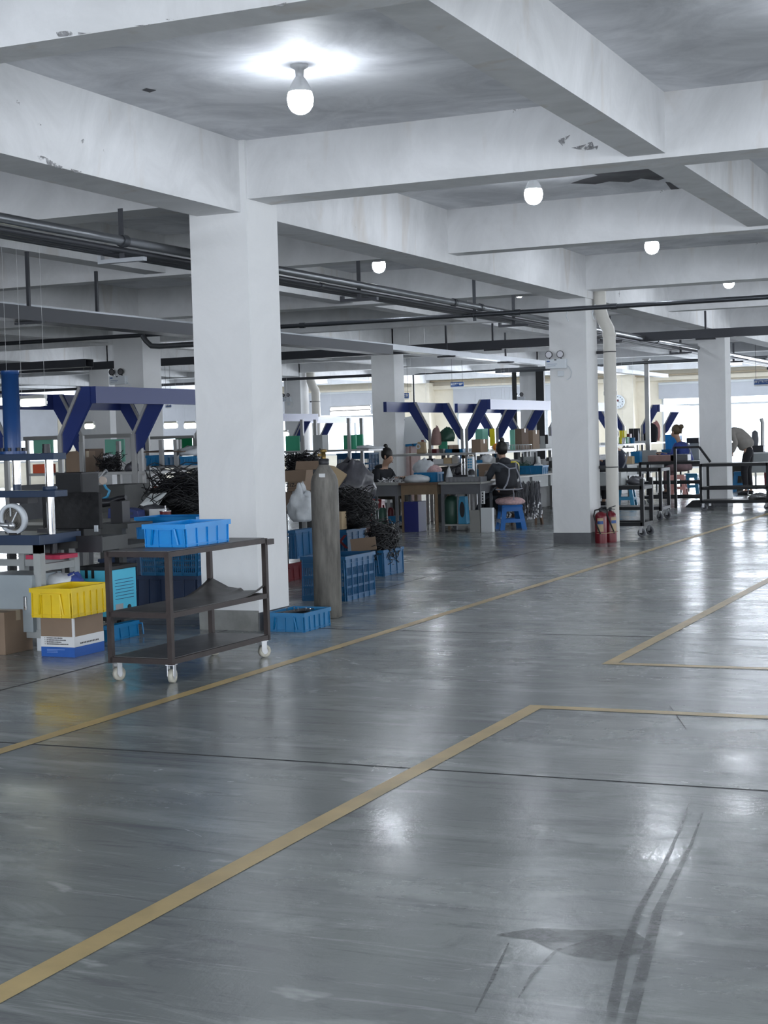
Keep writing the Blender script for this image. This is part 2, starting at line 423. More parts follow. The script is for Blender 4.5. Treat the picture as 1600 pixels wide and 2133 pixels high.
# far wall with windows and roller blinds
def wall_openings(name, y, x0, x1, opens, z1=3.73):
    m = MB(); xs = x0
    for a, b, s, h in sorted(opens):
        m.bx(xs, a, y, y+.2, 0, z1)
        if s > 0: m.bx(a, b, y, y+.2, 0, s)
        m.bx(a, b, y, y+.2, h, z1); xs = b
    m.bx(xs, x1, y, y+.2, 0, z1)
    return struct(m.build(name, 'cream'))
wins = [(-45.5, -41.3, .9, 2.95), (-39.6, -34.2, .9, 2.95), (-32.4, -27.6, .9, 2.95), (-25.4, -20.6, .9, 2.95), (-18.55, -13.9, .9, 2.95), (-11.75, -6.6, .25, 2.82), (-5.2, .2, .25, 2.82), (1.6, 6.5, .25, 2.82)]
wall_openings('wall_far', 48.2, -48, 8.5, wins)
for i, (a, b, s, h) in enumerate(wins):
    m = MB(); cx = (a+b)/2; w = b-a
    for xx in (a+.03, b-.03, a+w*.33, a+w*.66): m.bx(xx-cx-.03, xx-cx+.03, -.04, .04, s, h)
    for zz in (s+.03, h-.03, 2.2): m.bx(-w/2, w/2, -.035, .035, zz-.03, zz+.03)
    f = struct(m.build('window_%d' % (i+1), 'frame', loc=(cx, 48.3, 0)))
    MB().bx(-w/2, w/2, -.004, .004, s, h).build('pane', 'glass', f)
blinds = [(0, 1.3, 'l', ''), (1, 1.25, '', ''), (2, 1.3, '', ''), (3, .70, '', ''), (4, .72, '', ''), (5, .42, '', ''), (6, .40, '', '')]
blab = {0: 'grey roller blind at the far left window seen past the blue press column', 1: 'long grey roller blind on the far wall left of the cream wall strip', 2: 'grey roller blind beyond the column with the emergency lamp at left',
        3: 'wide pale roller blind over the bright window beyond the gas cylinder', 4: 'pale roller blind right of the small blue hanging sign in the middle',
        5: 'short grey roller blind over the bright window left of the rightmost column', 6: 'short grey roller blind behind the blue sign at the right edge'}
for i, dz, _, _ in blinds:
    a, b, s, h = wins[i]
    t = thing('roller_blind', blab[i], 'blind', ((a+b)/2, 48.12, h+.06))
    w = b-a+.1
    MB().bx(-w/2, w/2, -.008, .008, -dz-.05, -.02).build('blind_cloth', 'blind', t)
    MB().tube([(-w/2, 0, 0), (w/2, 0, 0)], .04, 8).build('roller', 'frame', t)
for cx in COLX: struct(MB().bx(-.3, .3, -.5, 0, 0, 3.2).build('wall_pilaster', 'cream', loc=(cx, 48.2, 0)))
struct(MB().bx(-48, 8.5, -.1, 0, 2.98, 3.1).build('trim_1', 'cream', loc=(0, 48.2, 0)))
# side walls and the wall behind the camera, all with window bands
wall_openings('wall_rear', -8.2, -48, 8.5, [(-14.2, -9.8, .9, 2.9), (-8.2, -3.8, .9, 2.9), (-2.2, 2.2, .9, 2.9), (3, 7.2, .9, 2.9)])
m = MB(); ys = -8.2
for yy in (-1, 7, 15, 23, 31, 39):
    m.bx(0, .2, ys, yy-2.3, 0, 3.73).bx(0, .2, yy-2.3, yy+2.3, 0, .9).bx(0, .2, yy-2.3, yy+2.3, 2.9, 3.73); ys = yy+2.3
m.bx(0, .2, ys, 48.4, 0, 3.73)
struct(m.build('wall_right', 'cream', loc=(8.3, 0, 0)))
struct(MB().bx(-.2, 0, -8.2, 48.4, 0, 3.73).build('wall_left', 'cream', loc=(-48, 0, 0)))

# floor markings
def strip(name, pts, w, m, z, label=None, cat=None):
    mb = MB(); P = [Vector((p[0], p[1], 0)) for p in pts]; k = len(P); L = []; Rr = []
    for i, p in enumerate(P):
        d1 = (P[i]-P[i-1]).normalized() if i else (P[1]-P[0]).normalized()
        d2 = (P[i+1]-P[i]).normalized() if i < k-1 else d1
        d = (d1+d2).normalized(); nrm = Vector((-d.y, d.x, 0)); sc = 1/max(.5, nrm.dot(Vector((-d1.y, d1.x, 0))))
        ww = w[i] if isinstance(w, list) else w
        L.append(p+nrm*ww/2*sc); Rr.append(p-nrm*ww/2*sc)
    vs = [(q.x, q.y, z) for a in zip(L, Rr) for q in a]
    mb.add(vs, [(2*i+1, 2*i+3, 2*i+2, 2*i) for i in range(k-1)])
    o = mb.build(name, m); o['kind'] = 'structure'
    return o
strip('floor_line', [(-4.735, -2), (-4.735, 47)], .085, 'yline', .002)
strip('floor_line', [(-2.62, -2), (-2.64, 7.92), (3.5, 7.90)], .088, 'yline', .002)
strip('floor_line', [(3.5, 9.50), (-2.68, 9.53), (-2.68, 20), (-2.68, 40)], .085, 'yline', .002)
for yy in (6.30, 10.83, 15.3, 20.0, 24.6, 29.3, 34, 38.7): strip('floor_joint', [(-30, yy), (-4.4, yy), (8, yy)], .012, 'joint', .0012)
for xx in (-6.05, -10.4): strip('floor_joint', [(xx+.12, -2), (xx+.12, 8), (xx-.12, 15), (xx, 24), (xx, 40)], .012 if xx != -1.5 else .004, 'joint', .0014)
def fpts(l): return [at(*p, z=0) for p in l]
strip('floor_mark', fpts([(1310, 2133), (1345, 2000), (1370, 1900), (1400, 1840), (1440, 1760), (1465, 1690)]), [.035, .034, .03, .022, .012, .004], 'wet', .0020)
strip('floor_mark', fpts([(1270, 2133), (1300, 1990), (1330, 1900), (1380, 1810), (1420, 1720), (1440, 1660)]), [.03, .03, .02, .016, .01, .003], 'wet', .0022)
strip('floor_mark', fpts([(990, 2110), (1030, 2030), (1060, 1965)]), [.004, .012, .004], 'wet', .0018)
strip('floor_mark', fpts([(1080, 2080), (1110, 2030), (1160, 1980), (1240, 1955)]), [.004, .012, .012, .004], 'wet', .0016)
strip('floor_mark', fpts([(1035, 1948), (1110, 1945), (1200, 1962), (1290, 1968), (1350, 1975)]), [.01, .10, .22, .30, .08], 'wet', .0014)
for l in ([(1395, 1470), (1430, 1520)], [(700, 1290), (900, 1250), (1100, 1250)], [(760, 1340), (1000, 1262), (1200, 1255)], [(840, 1235), (980, 1222), (1180, 1226)]):
    strip('floor_scratch', fpts(l), .004, 'joint', .0013)
# bare render plinth standing at the foot of the first column
struct(MB().bx(-6.262, -5.744, 10.596, 10.612, .0, .155).build('column_plinth', 'concrete'))

# ---------------------------------------------------------------- bulbs
def make_bulb(x, y, label, group='lit ceiling bulbs'):
    t = thing('ceiling_bulb', label, 'light bulb', (x, y, 3.73), 0, group)
    MB().lathe([(.055, 0), (.055, -.012), (.028, -.03), (.024, -.075), (.03, -.08)][::-1], 20).build('socket', 'bulbb', t)
    MB().lathe([(.028, -.075), (.045, -.10), (.066, -.14), (.072, -.165)][::-1], 24).build('heat_sink', 'bulbb', t)
    a = [(.072, -.165), (.079, -.19), (.08, -.215), (.073, -.25), (.055, -.278), (.03, -.293), (1e-4, -.298)][::-1]
    MB().lathe(a, 24).build('globe', 'led', t)
    return t
b0 = make_bulb(-4.31, 8.70, 'nearest lit ceiling bulb with ribbed white neck on the stained ceiling panel')
for x, y, lb in ((-4.29, 13.15, 'lit bulb under the panel with dark flaked paint, second from the camera'), (-4.36, 17.6, 'lit bulb at the right, before the beam of the column with the downpipe'),
                 (-7.66, 17.45, 'lit bulb just above the grey pipe bundle between the two near columns'), (-17.8, 27.3, 'lit bulb at far left beside the column with an emergency lamp'),
                 (-.9, 8.7, 'bulb whose glow shows at the top right ceiling corner')):
    dup(b0, (x, y, 3.73), 0, lb)
for x, y in ((-7.4, 21.9), (-7.35, 26.2), (-7.3, 31.), (-4.5, 22.6), (-4.5, 27), (-11.0, 26.2), (-11.0, 31.2), (-11, 36), (-4.4, 32), (-14.5, 27), (-14.5, 36), (-21.5, 31), (-21.5, 40), (-14.5, 42)):
    dup(b0, (x, y, 3.73), 0, 'bulb hidden behind the far beams, mirrored in the polished floor', 'bulbs seen only as floor reflections')
# ---------------------------------------------------------------- ceiling services
def hanger(x, y, ztop, zb, lab=None):
    pass
HL = 'steel strap hangers of the pipes'
def pipe_run(name, label, cat, pts, r, m, joints=(), group=None):
    t = thing(name, label, cat, pts[0], 0, group)
    o = Vector(pts[0]); P = [Vector(p)-o for p in pts]
    MB().tube(P, r, 12).build('pipe_body', m, t)
    L = (P[-1]-P[0])
    for q in joints:
        c = P[0]+L*q; d = L.normalized()*.035
        MB().tube([c-d, c+d], r*1.28, 12).build('coupling', 'piped', t)
    return t
# bundle of pipes along the column row
for i, (dx, dz, r, m, lb) in enumerate(((0, .02, .036, 'pipe', 'thickest grey pipe, top of the bundle hung left of the near columns'),
        (-.085, -.03, .020, 'trayd', 'thin dark conduit under the thick grey pipe, next to it'),
        (-.135, -.035, .020, 'piped', 'thin dark conduit in the middle of the hung bundle'),
        (-.185, -.04, .020, 'trayd', 'second outer thin conduit of the hung bundle'),
        (-.235, -.045, .020, 'piped', 'outermost thin conduit of the hung bundle'))):
    pipe_run('steel_pipe' if i == 0 else 'conduit', lb, 'pipe', [(-6.40+dx, 1.5, 2.93+dz), (-6.40+dx, 47, 2.93+dz)], r, m,
             (.185, .333, .352, .44, .54, .66) if i == 0 else (.262,) if i == 1 else ())
for k, y in enumerate((10.05, 14.3, 19.0, 23.5, 28.2, 33, 38)):
    t = thing('pipe_hanger', ['strap hanger with a whitish bracket left of the first column', 'strap hanger beside the bulb between the near columns', 'strap hanger just left of the column with the downpipe',
              'strap hanger right of the cream downpipe', 'strap hanger left of the rightmost column', 'strap hanger at the right edge beyond the rightmost column', 'farthest strap hanger of the pipe bundle'][k], 'pipe hanger', (-6.5, y, 2.84), 0, 'hangers of the pipe bundle')
    MB().bx(-.02, .02, -.004, .004, 0, .37 if k % 2 else .37).build('strap', 'trayd', t)
    MB().bx(-.2, .2, -.025, .025, -.03, 0).bx(-.2, -.17, -.025, .025, 0, .03).build('bracket', 'tray' if k == 0 else 'trayd', t)
# pipe across the hall at the first downpipe column
t = pipe_run('steel_pipe', 'long dark pipe crossing the whole picture past the column with the downpipe', 'pipe', [(-30, 17.55, 2.87), (6, 17.55, 2.87)], .027, 'piped', (.45, .59, .668, .70))
for k, x in enumerate((-9.12, -6.5, -15.2)):
    t = thing('pipe_hanger', ['perforated strap hanger of the cross pipe right of the first column', 'short strap hanger on the cross pipe at the column with the downpipe', 'strap hanger of the cross pipe seen above the far left bulb'][k], 'pipe hanger', (x, 17.55, 2.80), 0, 'hangers of the cross pipe')
    MB().bx(-.02, .02, .03, .037, 0, .9 if x == -15.2 else .5).build('strap', 'piped', t)
    MB().torus((0, 0, .07), .032, .008, 12, 6, Matrix.Rotation(pi/2, 4, 'Y')).build('clamp', 'piped', t)
for x, lb in ((-5.33, 'white hook looped over the cross pipe, left one of two'), (-5.02, 'white hook looped over the cross pipe, right one of two')):
    tag(MB().tube([(x, 17.55, 2.905), (x-.02, 17.55, 2.86), (x-.035, 17.55, 2.79), (x-.01, 17.55, 2.73)], .006, 6).build('hook', 'emw'), lb, 'hook')
# trap bend pipe near first column
t = pipe_run('steel_pipe', 'grey U-shaped pipe loop hanging beside the first column on its left', 'pipe', [(-11.05, 17.5, 2.86), (-11.0, 17.5, 2.79), (-10.92, 17.5, 2.72), (-10.8, 17.5, 2.71), (-10.2, 17.5, 2.71), (-10.1, 17.5, 2.73), (-10.05, 17.5, 2.84), (-9.9, 17.5, 2.87)], .035, 'pipe')
# cable trays
def tray(name, label, p0, p1, w, h, m, hang=()):
    t = thing(name, label, 'cable tray', p0)
    d = Vector(p1)-Vector(p0)
    ax = abs(d.x) > abs(d.y); L = d.x if ax else d.y
    mb = MB()
    if ax: mb.bx(0, L, -w/2, -w/2+.006, 0, h).bx(0, L, w/2-.006, w/2, 0, h).bx(0, L, -w/2, w/2, -.006, 0)
    else: mb.bx(-w/2, -w/2+.006, 0, L, 0, h).bx(w/2-.006, w/2, 0, L, 0, h).bx(-w/2, w/2, 0, L, -.006, 0)
    mb.build('trough', m, t)
    mb = MB()
    if ax: mb.bx(0, L, -w/2, w/2, h, h+.006)
    else: mb.bx(-w/2, w/2, 0, L, h, h+.006)
    mb.build('lid', m, t)
    for q in hang:
        c = (q, 0) if ax else (0, q)
        MB().bx(c[0]-.015, c[0]+.015, c[1]-.015, c[1]+.015, h, 3.33-p0[2] if h < 3 else 3).bx(c[0]-.16, c[0]+.16, c[1]-.02, c[1]+.02, -.03, -.006).build('hanger', 'trayd', t)
    return t
tray('cable_tray', 'bright galvanised cable tray running away above the women at the tables', (-9.65, 12.2, 2.80), (-9.65, 40, 2.80), .2, .075, 'tray', (2.2, 6.2, 12.5, 15.5))
tray('cable_tray', 'dark cable tray running away at upper left behind the first column', (-9.15, 8, 2.66), (-9.15, 21, 2.66), .24, .12, 'trayd', (4.5, 8))
tray('cable_tray', 'long dark tray crossing the hall behind the column with the downpipe', (-40, 25.2, 2.90), (4, 25.2, 2.90), .12, .13, 'trayd', (31.0, 34.6, 38.5))
tray('cable_tray', 'brown edged cable tray end at the far left above the blue press column', (-22, 19.2, 2.60), (at(187, 772, y=19.2).x, 19.2, 2.60), .2, .10, 'trayd', (7.0,))
tray('cable_tray', 'thin dark tray in front of the far windows in the middle', (-26, 33.0, 2.86), (-14.3, 33.0, 2.86), .16, .05, 'trayd', (7.5,))
pipe_run('conduit', 'thin brown conduit before the cream far wall, bent down at its left end', 'pipe', [(at(861, 781, y=34).x, 34, 0), tuple(at(861, 781, y=34)), tuple(at(875, 779, y=34)), tuple(at(1000, 773, y=34)), tuple(at(1060, 769, y=34)), tuple(at(1140, 767, y=34))], .02, 'pipe')
pipe_run('conduit', 'grey conduit right of the cream downpipe under the far beams', 'pipe', [tuple(at(1236, 762, y=36)), tuple(at(1345, 755, y=36)), tuple(at(1600, 744, y=36))], .035, 'pipe')
t = thing('support_post', 'slim grey steel post rising right of the wall clock', 'post', tuple(at(1347, 750, y=36.1)))
MB().bx(-.05, .05, -.05, .05, -at(1347, 750, y=36.1).z, 0).build('shaft', 'alu', t); MB().bx(-.08, .08, -.08, .08, 0, .03).build('cap', 'alu', t)
tag(MB().tube([tuple(at(870, 796, y=48.0)), tuple(at(960, 792, y=48.0)), tuple(at(1140, 786, y=48.0)), tuple(at(1345, 783, y=48.0)), tuple(at(1600, 770, y=48.0))], .02, 6).build('wall_cable', 'tape'), 'thin tan cable running along the cream far wall', 'cable')
# frame in front of the column behind the middle bench
p = at(1072, 776, y=38.2); q = at(1124, 776, y=38.2)
t = thing('goalpost', 'dark goalpost shaped steel frame around the far column in the middle', 'frame', (p.x, p.y, 0))
w = q.x-p.x
MB().bx(-.06, .03, -.05, .05, 0, p.z).build('upright', 'blk', t)
MB().bx(w-.09, w+.12, -.05, .05, 0, p.z).build('upright', 'blk', t)
MB().bx(-.5, w+.7, -.06, .06, p.z, p.z+.12).build('lintel', 'piped', t)

# downpipes
def downpipe(x, y, label, r=.083):
    t = thing('drain_pipe', label, 'pipe', (x, y, 0))
    MB().tube([(0, 0, 0), (0, 0, 2.70), (-.01, 0, 2.80), (-.06, -.05, 2.92), (-.088, -.1, 3.06), (-.088, -.1, 3.29)], r, 20).build('pipe_body', 'pvc', t)
    for z in (2.70, 2.10, 1.93): MB().cyl((0, 0, z), r+.008, .05, 20).build('coupling', 'pvc', t)
    MB().cyl((0, 0, 2.0), r+.004, .12, 20).build('coupling', 'pvc', t)
    for z in (2.50, .98):
        MB().torus((0, 0, z), r+.004, .006, 20, 6).bx(-.172, -r, -.02, .02, z-.02, z+.02).build('clamp', 'tool', t)
    return t
downpipe(-5.63, 20.32, 'cream plastic downpipe against the column with the fire extinguishers')
downpipe(-19.10, 38.95, 'pale downpipe beside the far column just right of the first column', .12)

# emergency lamps
def emergency(x, y, z, label, s=1.0):
    t = thing('emergency_light', label, 'emergency light', (x, y, z), 0, 'twin spot emergency lights on the columns')
    MB().bx(-.14, .14, -.07, 0, -.07*1, .055).build('housing', 'emw', t, .006)
    MB().bx(-.12, -.075, -.0715, -.07, .02, .035).bx(-.11, .02, -.0715, -.07, -.012, -.008).bx(-.11, .0, -.0715, -.07, -.035, -.031).build('label_print', 'sign', t)
    MB().bx(-.015, .015, -.0716, -.07, .037, .05).build('mark', 'tool', t)
    rx = Matrix.Rotation(pi/2, 4, 'X')
    for dx in (-.09, .065):
        h = MB().lathe([(.025, 0), (.046, .02), (.05, .05)], 18, Matrix.Translation((dx, -.02, .115)) @ rx).tube([(dx, -.03, .05), (dx, -.03, .08)], .01, 8).build('spot_head', 'lampd', t)
        MB().lathe([(.001, .012), (.02, .02), (.04, .047)], 18, Matrix.Translation((dx, -.0235, .115)) @ rx).build('reflector', 'lamps', h)
    MB().tube([(.14, -.03, -.03), (.17, -.02, -.06), (.20, -.012, -.12), (.18, -.01, -.19), (.13, -.01, -.22)], .005, 6).build('cord', 'emw', t)
    MB().bx(.01, .09, -.02, 0, -.17, -.1).build('socket_plate', 'emw', t)
    return t
em = emergency(-6.21, 19.856, 2.36, 'twin spot emergency lamp on the column with the downpipe')
for x, y, z, lb in ((-12.96, 19.856, 2.42, 'twin spot emergency lamp on the left column above the big blue gantry'), (-13.05, 38.49, 2.35, 'twin spot emergency lamp inside the dark steel frame'),
                    (-19.75, 38.49, 2.58, 'twin spot emergency lamp right behind the first column, above the dark blue gantry')):
    dup(em, (x, y, z), 0, lb)

def letters(txt, size, loc_, m, rz=0, parent=None, name='lettering', bold=.0):
    c = bpy.data.curves.new(name, 'FONT'); c.body = txt; c.align_x = 'CENTER'; c.align_y = 'CENTER'; c.size = size; c.extrude = .0008; c.offset = bold
    o = bpy.data.objects.new('tmp', c); C.objects.link(o); bpy.context.view_layer.update()
    me = bpy.data.meshes.new_from_object(o.evaluated_get(bpy.context.evaluated_depsgraph_get())); bpy.data.objects.remove(o)
    me.materials.clear(); me.materials.append(M[m])
    n = bpy.data.objects.new(name, me); C.objects.link(n); n.parent = parent; n.location = loc_; n.rotation_euler = (pi/2, 0, rz); return n
# hanging signs
def hsign(x0, y0, x1, y1, Y, label, text=None, n=6):
    cx, z, w, h = fit(x0, y0, x1, y1, Y)
    t = thing('hanging_sign', label, 'sign', (cx, Y, z))
    MB().bx(-w/2, w/2, -.01, .01, h*.24, h).build('blue_panel', 'sign', t)
    MB().bx(-w/2, w/2, -.01, .01, 0, h*.24).build('white_strip', 'white', t)
    letters(text, w/len(text)*.95, (0, -.013, h*.62), 'white', 0, t, bold=.004)
    for q in (-w*.4, w*.4): MB().tube([(q, 0, h), (q, 0, 3.73-z)], .004, 5).build('suspension_wire', 'tool', t)
    return t
hsign(939, 796, 966, 808, 37.0, 'small blue sign with pale characters hanging before the cream far wall', '三工段产品区')
hsign(1571, 790, 1608, 804, 33.6, 'blue sign with bright characters at the right edge before the blind', '周转箱存放区')
hsign(827, 819, 852, 832, 37.0, 'small blue sign just right of the far column behind the seated woman', '品检工位')
hsign(345, 841, 357, 850, 30.5, 'tiny blue sign under the horizontal bar of the big blue gantry', '三工段')

# wall clock
p = at(1288, 837, y=47.66)
t = thing('wall_clock', 'round white wall clock with red centre on the far wall', 'clock', tuple(p))
rx = Matrix.Rotation(pi/2, 4, 'X')
MB().lathe([(.21, 0), (.215, .03), (.19, .045)], 32, rx).build('case', 'emw', t)
MB().lathe([(.188, .04), (.188, .047)], 32, rx).build('face', 'paper', t)
m = MB()
for k in range(12):
    a = k*pi/6; m.bx(.155*sin(a)-.012, .155*sin(a)+.012, -.05, -.048, .155*cos(a)-.014, .155*cos(a)+.014)
m.build('hour_marks', 'tool', t)
MB().lathe([(.035, .047), (.035, .05)], 16, Matrix.Translation((-.0, 0, .04)) @ rx).build('emblem', 'redd', t)
MB().beam((0, -.052, 0), (.08, -.052, -.02), .004, .01).beam((0, -.052, 0), (.03, -.052, .05), .004, .012).build('hands', 'tool', t)

# ---------------------------------------------------------------- crates, cartons, stools, trolleys
def crate(L, W, H, m, label, loc, rz=0, group=None, ribs=(4, 3), vents=False, taper=.93, handle=True, name='plastic_crate'):
    """origin at base centre, L along x, W along y"""
    t = thing(name, label, 'crate', loc, rz, group)
    th = .006; b = MB()
    bl, bw = L/2*taper, W/2*taper; tl, tw = L/2-.012, W/2-.012
    def wall(p0, p1, q0, q1, nrm):
        # p bottom pair, q top pair
        p0, p1, q0, q1 = map(Vector, (p0, p1, q0, q1)); n = Vector(nrm)*th
        b.add([p0, p1, q1, q0, p0-n, p1-n, q1-n, q0-n], [(0, 1, 2, 3), (7, 6, 5, 4), (0, 4, 5, 1), (3, 2, 6, 7), (0, 3, 7, 4), (1, 5, 6, 2)])
    def lerp(a, c, f): return Vector(a)+(Vector(c)-Vector(a))*f
    sides = (((-bl, -bw), (bl, -bw), (-tl, -tw), (tl, -tw), (0, -1, 0), ribs[0]), ((bl, bw), (-bl, bw), (tl, tw), (-tl, tw), (0, 1, 0), ribs[0]),
             ((bl, -bw), (bl, bw), (tl, -tw), (tl, tw), (1, 0, 0), ribs[1]), ((-bl, bw), (-bl, -bw), (-tl, tw), (-tl, -tw), (-1, 0, 0), ribs[1]))
    for (a, c, d, e, n, nr) in sides:
        P0, P1, Q0, Q1 = (*a, 0), (*c, 0), (*d, H), (*e, H)
        if not vents: wall(P0, P1, Q0, Q1, n)
        else:
            for z0, z1 in ((0, .12), (.28, .33), (.50, .56), (.74, 1)):
                wall(lerp(P0, Q0, z0), lerp(P1, Q1, z0), lerp(P0, Q0, z1), lerp(P1, Q1, z1), n)
            k = nr*7
            for i in range(k+1):
                f = i/k; g = min(1, f+(.5 if i % 7 == 0 else .25)/k)
                wall(lerp(P0, P1, f), lerp(P0, P1, g), lerp(Q0, Q1, f), lerp(Q0, Q1, g), n)
        nv = Vector(n)*.008
        for i in range(nr+1):
            f = i/nr*.96+.02
            b.beam(lerp(P0, P1, f)+nv*.6, lerp(Q0, Q1, f)+nv*.6, .006, .007)
        for zf in (.1, .84): b.beam(lerp(P0, Q0, zf)+nv*.5, lerp(P1, Q1, zf)+nv*.5, .006, .006)
    b.bx(-bl, bl, -bw, bw, 0, .008)
    b.build('body', m, t)
    r = MB(); q = .014
    r.bx(-L/2, L/2, -W/2, -W/2+q, H-.03, H).bx(-L/2, L/2, W/2-q, W/2, H-.03, H).bx(-L/2, -L/2+q, -W/2+q, W/2-q, H-.03, H).bx(L/2-q, L/2, -W/2+q, W/2-q, H-.03, H)
    r.build('rim', m, t)
    if handle:
        for sg in (-1, 1):
            y = sg*(W/2*.97); a = .10 if L > .3 else .07
            MB().beam((-a, y, 0.1*H), (-a*.8, y+sg*.008, H*.8), .008, .010).beam((a, y, 0.1*H), (a*.8, y+sg*.008, H*.8), .008, .010).beam((-a*.8, y+sg*.008, H*.8), (a*.8, y+sg*.008, H*.8), .014, .010).build('grip', m, t)
    return t
def carton(w, d, h, m, label, loc, rz=0, group=None, open_=False, tape=True, name='cardboard_box'):
    t = thing(name, label, 'box', loc, rz, group)
    if not open_:
        MB().bx(-w/2, w/2, -d/2, d/2, 0, h).build('carton_body', m, t, .003)
        if tape: MB().bx(-w/2-.001, w/2+.001, -.025, .025, h, h+.0015).bx(-w/2-.0015, -w/2, -.025, .025, h-.07, h).bx(w/2, w/2+.0015, -.025, .025, h-.07, h).build('tape', 'tape', t)
    else:
        e = .004
        MB().bx(-w/2, w/2, -d/2, -d/2+e, 0, h).bx(-w/2, w/2, d/2-e, d/2, 0, h).bx(-w/2, -w/2+e, -d/2, d/2, 0, h).bx(w/2-e, w/2, -d/2, d/2, 0, h).bx(-w/2, w/2, -d/2, d/2, 0, e).build('carton_body', m, t)
    return t
def fcarton(x0, y0, x1, y1, Y, d, m, label, z=None, **k):
    cx, z0, w, h = fit(x0, y0, x1, y1, Y, d)
    if z is not None: h = h+z0-z; z0 = z
    return carton(w, d, h, m, label, (cx, Y+d/2, z0), **k)
def fcrate(x0, y0, x1, y1, Y, d, m, label, z=None, **k):
    cx, z0, w, h = fit(x0, y0, x1, y1, Y, d)
    if z is not None: h = max(.05, h+z0-z); z0 = z
    return crate(w, d, h, m, label, (cx, Y+d/2, z0), **k)

def stool(m, label, loc, rz=0, h=.45, s=.36, group='plastic stools'):
    t = thing('plastic_stool', label, 'stool', loc, rz, group)
    a, b = s*.36, s*.5
    MB().box((0, 0, h-.02), (2*a+.03, 2*a+.03, .04), top=.94).build('seat', m, t, .008)
    for sx in (-1, 1):
        for sy in (-1, 1):
            MB().add([(sx*b, sy*b, 0), (sx*(b-.075), sy*b, 0), (sx*(b-.07), sy*(b-.012), 0), (sx*(b-.012), sy*(b-.07), 0), (sx*b, sy*(b-.075), 0),
                      (sx*a, sy*a, h-.03), (sx*(a-.07), sy*a, h-.03), (sx*(a-.06), sy*(a-.012), h-.03), (sx*(a-.012), sy*(a-.06), h-.03), (sx*a, sy*(a-.07), h-.03)],
                     [(0, 1, 6, 5), (1, 2, 7, 6), (2, 3, 8, 7), (3, 4, 9, 8), (4, 0, 5, 9), (0, 4, 3, 2, 1), (5, 6, 7, 8, 9)]).build('leg', m, t)
    m1 = MB(); f = .36; c = b+(a-b)*f
    for z, hh in ((h-.065, .07), (h*.36, .055)):
        cc = b+(a-b)*(z/h)
        for s1 in (-1, 1):
            m1.bx(-cc+.02, cc-.02, s1*cc-.012*(s1 > 0), s1*cc+.012*(s1 < 0), z-hh/2, z+hh/2).bx(s1*cc-.012*(s1 > 0), s1*cc+.012*(s1 < 0), -cc+.02, cc-.02, z-hh/2, z+hh/2)
    m1.build('apron', m, t)
    return t

def caster(t, x, y, z, rz, m='wheel', r=.042):
    c = MB().bx(-.028, .028, -.028, .028, z-.006, z).bx(-.022, -.018, -.02, .02, r, z-.004).bx(.018, .022, -.02, .02, r, z-.004).build('caster', 'zinc', t)
    c.location = (x, y, 0); c.rotation_euler = (0, 0, rz)
    rm = Matrix.Translation((0, .012, r)) @ Matrix.Rotation(pi/2, 4, 'Y')
    MB().lathe([(r*.5, -.015), (r, -.015), (r, .015), (r*.5, .015)], 20, rm, ring=True).build('wheel', m, c)
    MB().lathe([(r*.52, -.012), (r*.52, .012)], 14, rm).build('hub', 'tool' if m == 'cableg' else 'zinc', c)
    return c
def trolley(label, loc, rz, L, W, H, zs, lift=.115, m='rust', sh='sheet', wm='wheel', name='shelf_trolley', pw=.032, handle=False, caster_r=.042, sheets=None):
    """origin on the floor under the middle; L along y, W along x"""
    t = thing(name, label, 'trolley', loc, rz)
    for sx in (-1, 1):
        for sy in (-1, 1):
            MB().bx(sx*W/2-pw/2, sx*W/2+pw/2, sy*L/2-pw/2, sy*L/2+pw/2, lift, H).build('post', m, t)
            caster(t, sx*(W/2-.02), sy*(L/2-.03), lift, random.uniform(-.6, .6), wm, caster_r)
    for i, z in enumerate(zs):
        f = MB().bx(-W/2, W/2, -L/2-pw/2, -L/2+pw/2, z-pw, z).bx(-W/2, W/2, L/2-pw/2, L/2+pw/2, z-pw, z).bx(-W/2-pw/2, -W/2+pw/2, -L/2, L/2, z-pw, z).bx(W/2-pw/2, W/2+pw/2, -L/2, L/2, z-pw, z)
        fo = f.build('shelf_frame', m, t)
        if sheets is None or sheets[i]:
            if i == 1 and handle:
                # sheet with a corner curled up
                vs = []; n = 18
                for a in range(n+1):
                    for b in range(n+1):
                        x = -W/2+W*a/n; y = -L/2+L*b/n
                        d = max(0, (b/n-.72)/.28); zz = .002+.055*d**2*(1 if a == n else .55+.45*abs(a/n-.5)*2)*(1-.6*(a/n > .6 and a < n-1))
                        if b/n > .72: zz += .05*max(0, 1-a/n*3)*d
                        vs.append((x, y, z+zz))
                fs = [(a*(n+1)+b, (a+1)*(n+1)+b, (a+1)*(n+1)+b+1, a*(n+1)+b+1) for a in range(n) for b in range(n)]
                o = MB().add(vs, fs, True).build('shelf_sheet', sh, t); sm = o.modifiers.new('t', 'SOLIDIFY'); sm.thickness = .003
            else:
                MB().bx(-W/2, W/2, -L/2, L/2, z+.001, z+.004).build('shelf_sheet', sh, t)
    if handle:
        MB().bx(W/2-.012, W/2+.02, L/2, L/2+.10, H-.045, H-.008).build('handle', m, t)
    return t

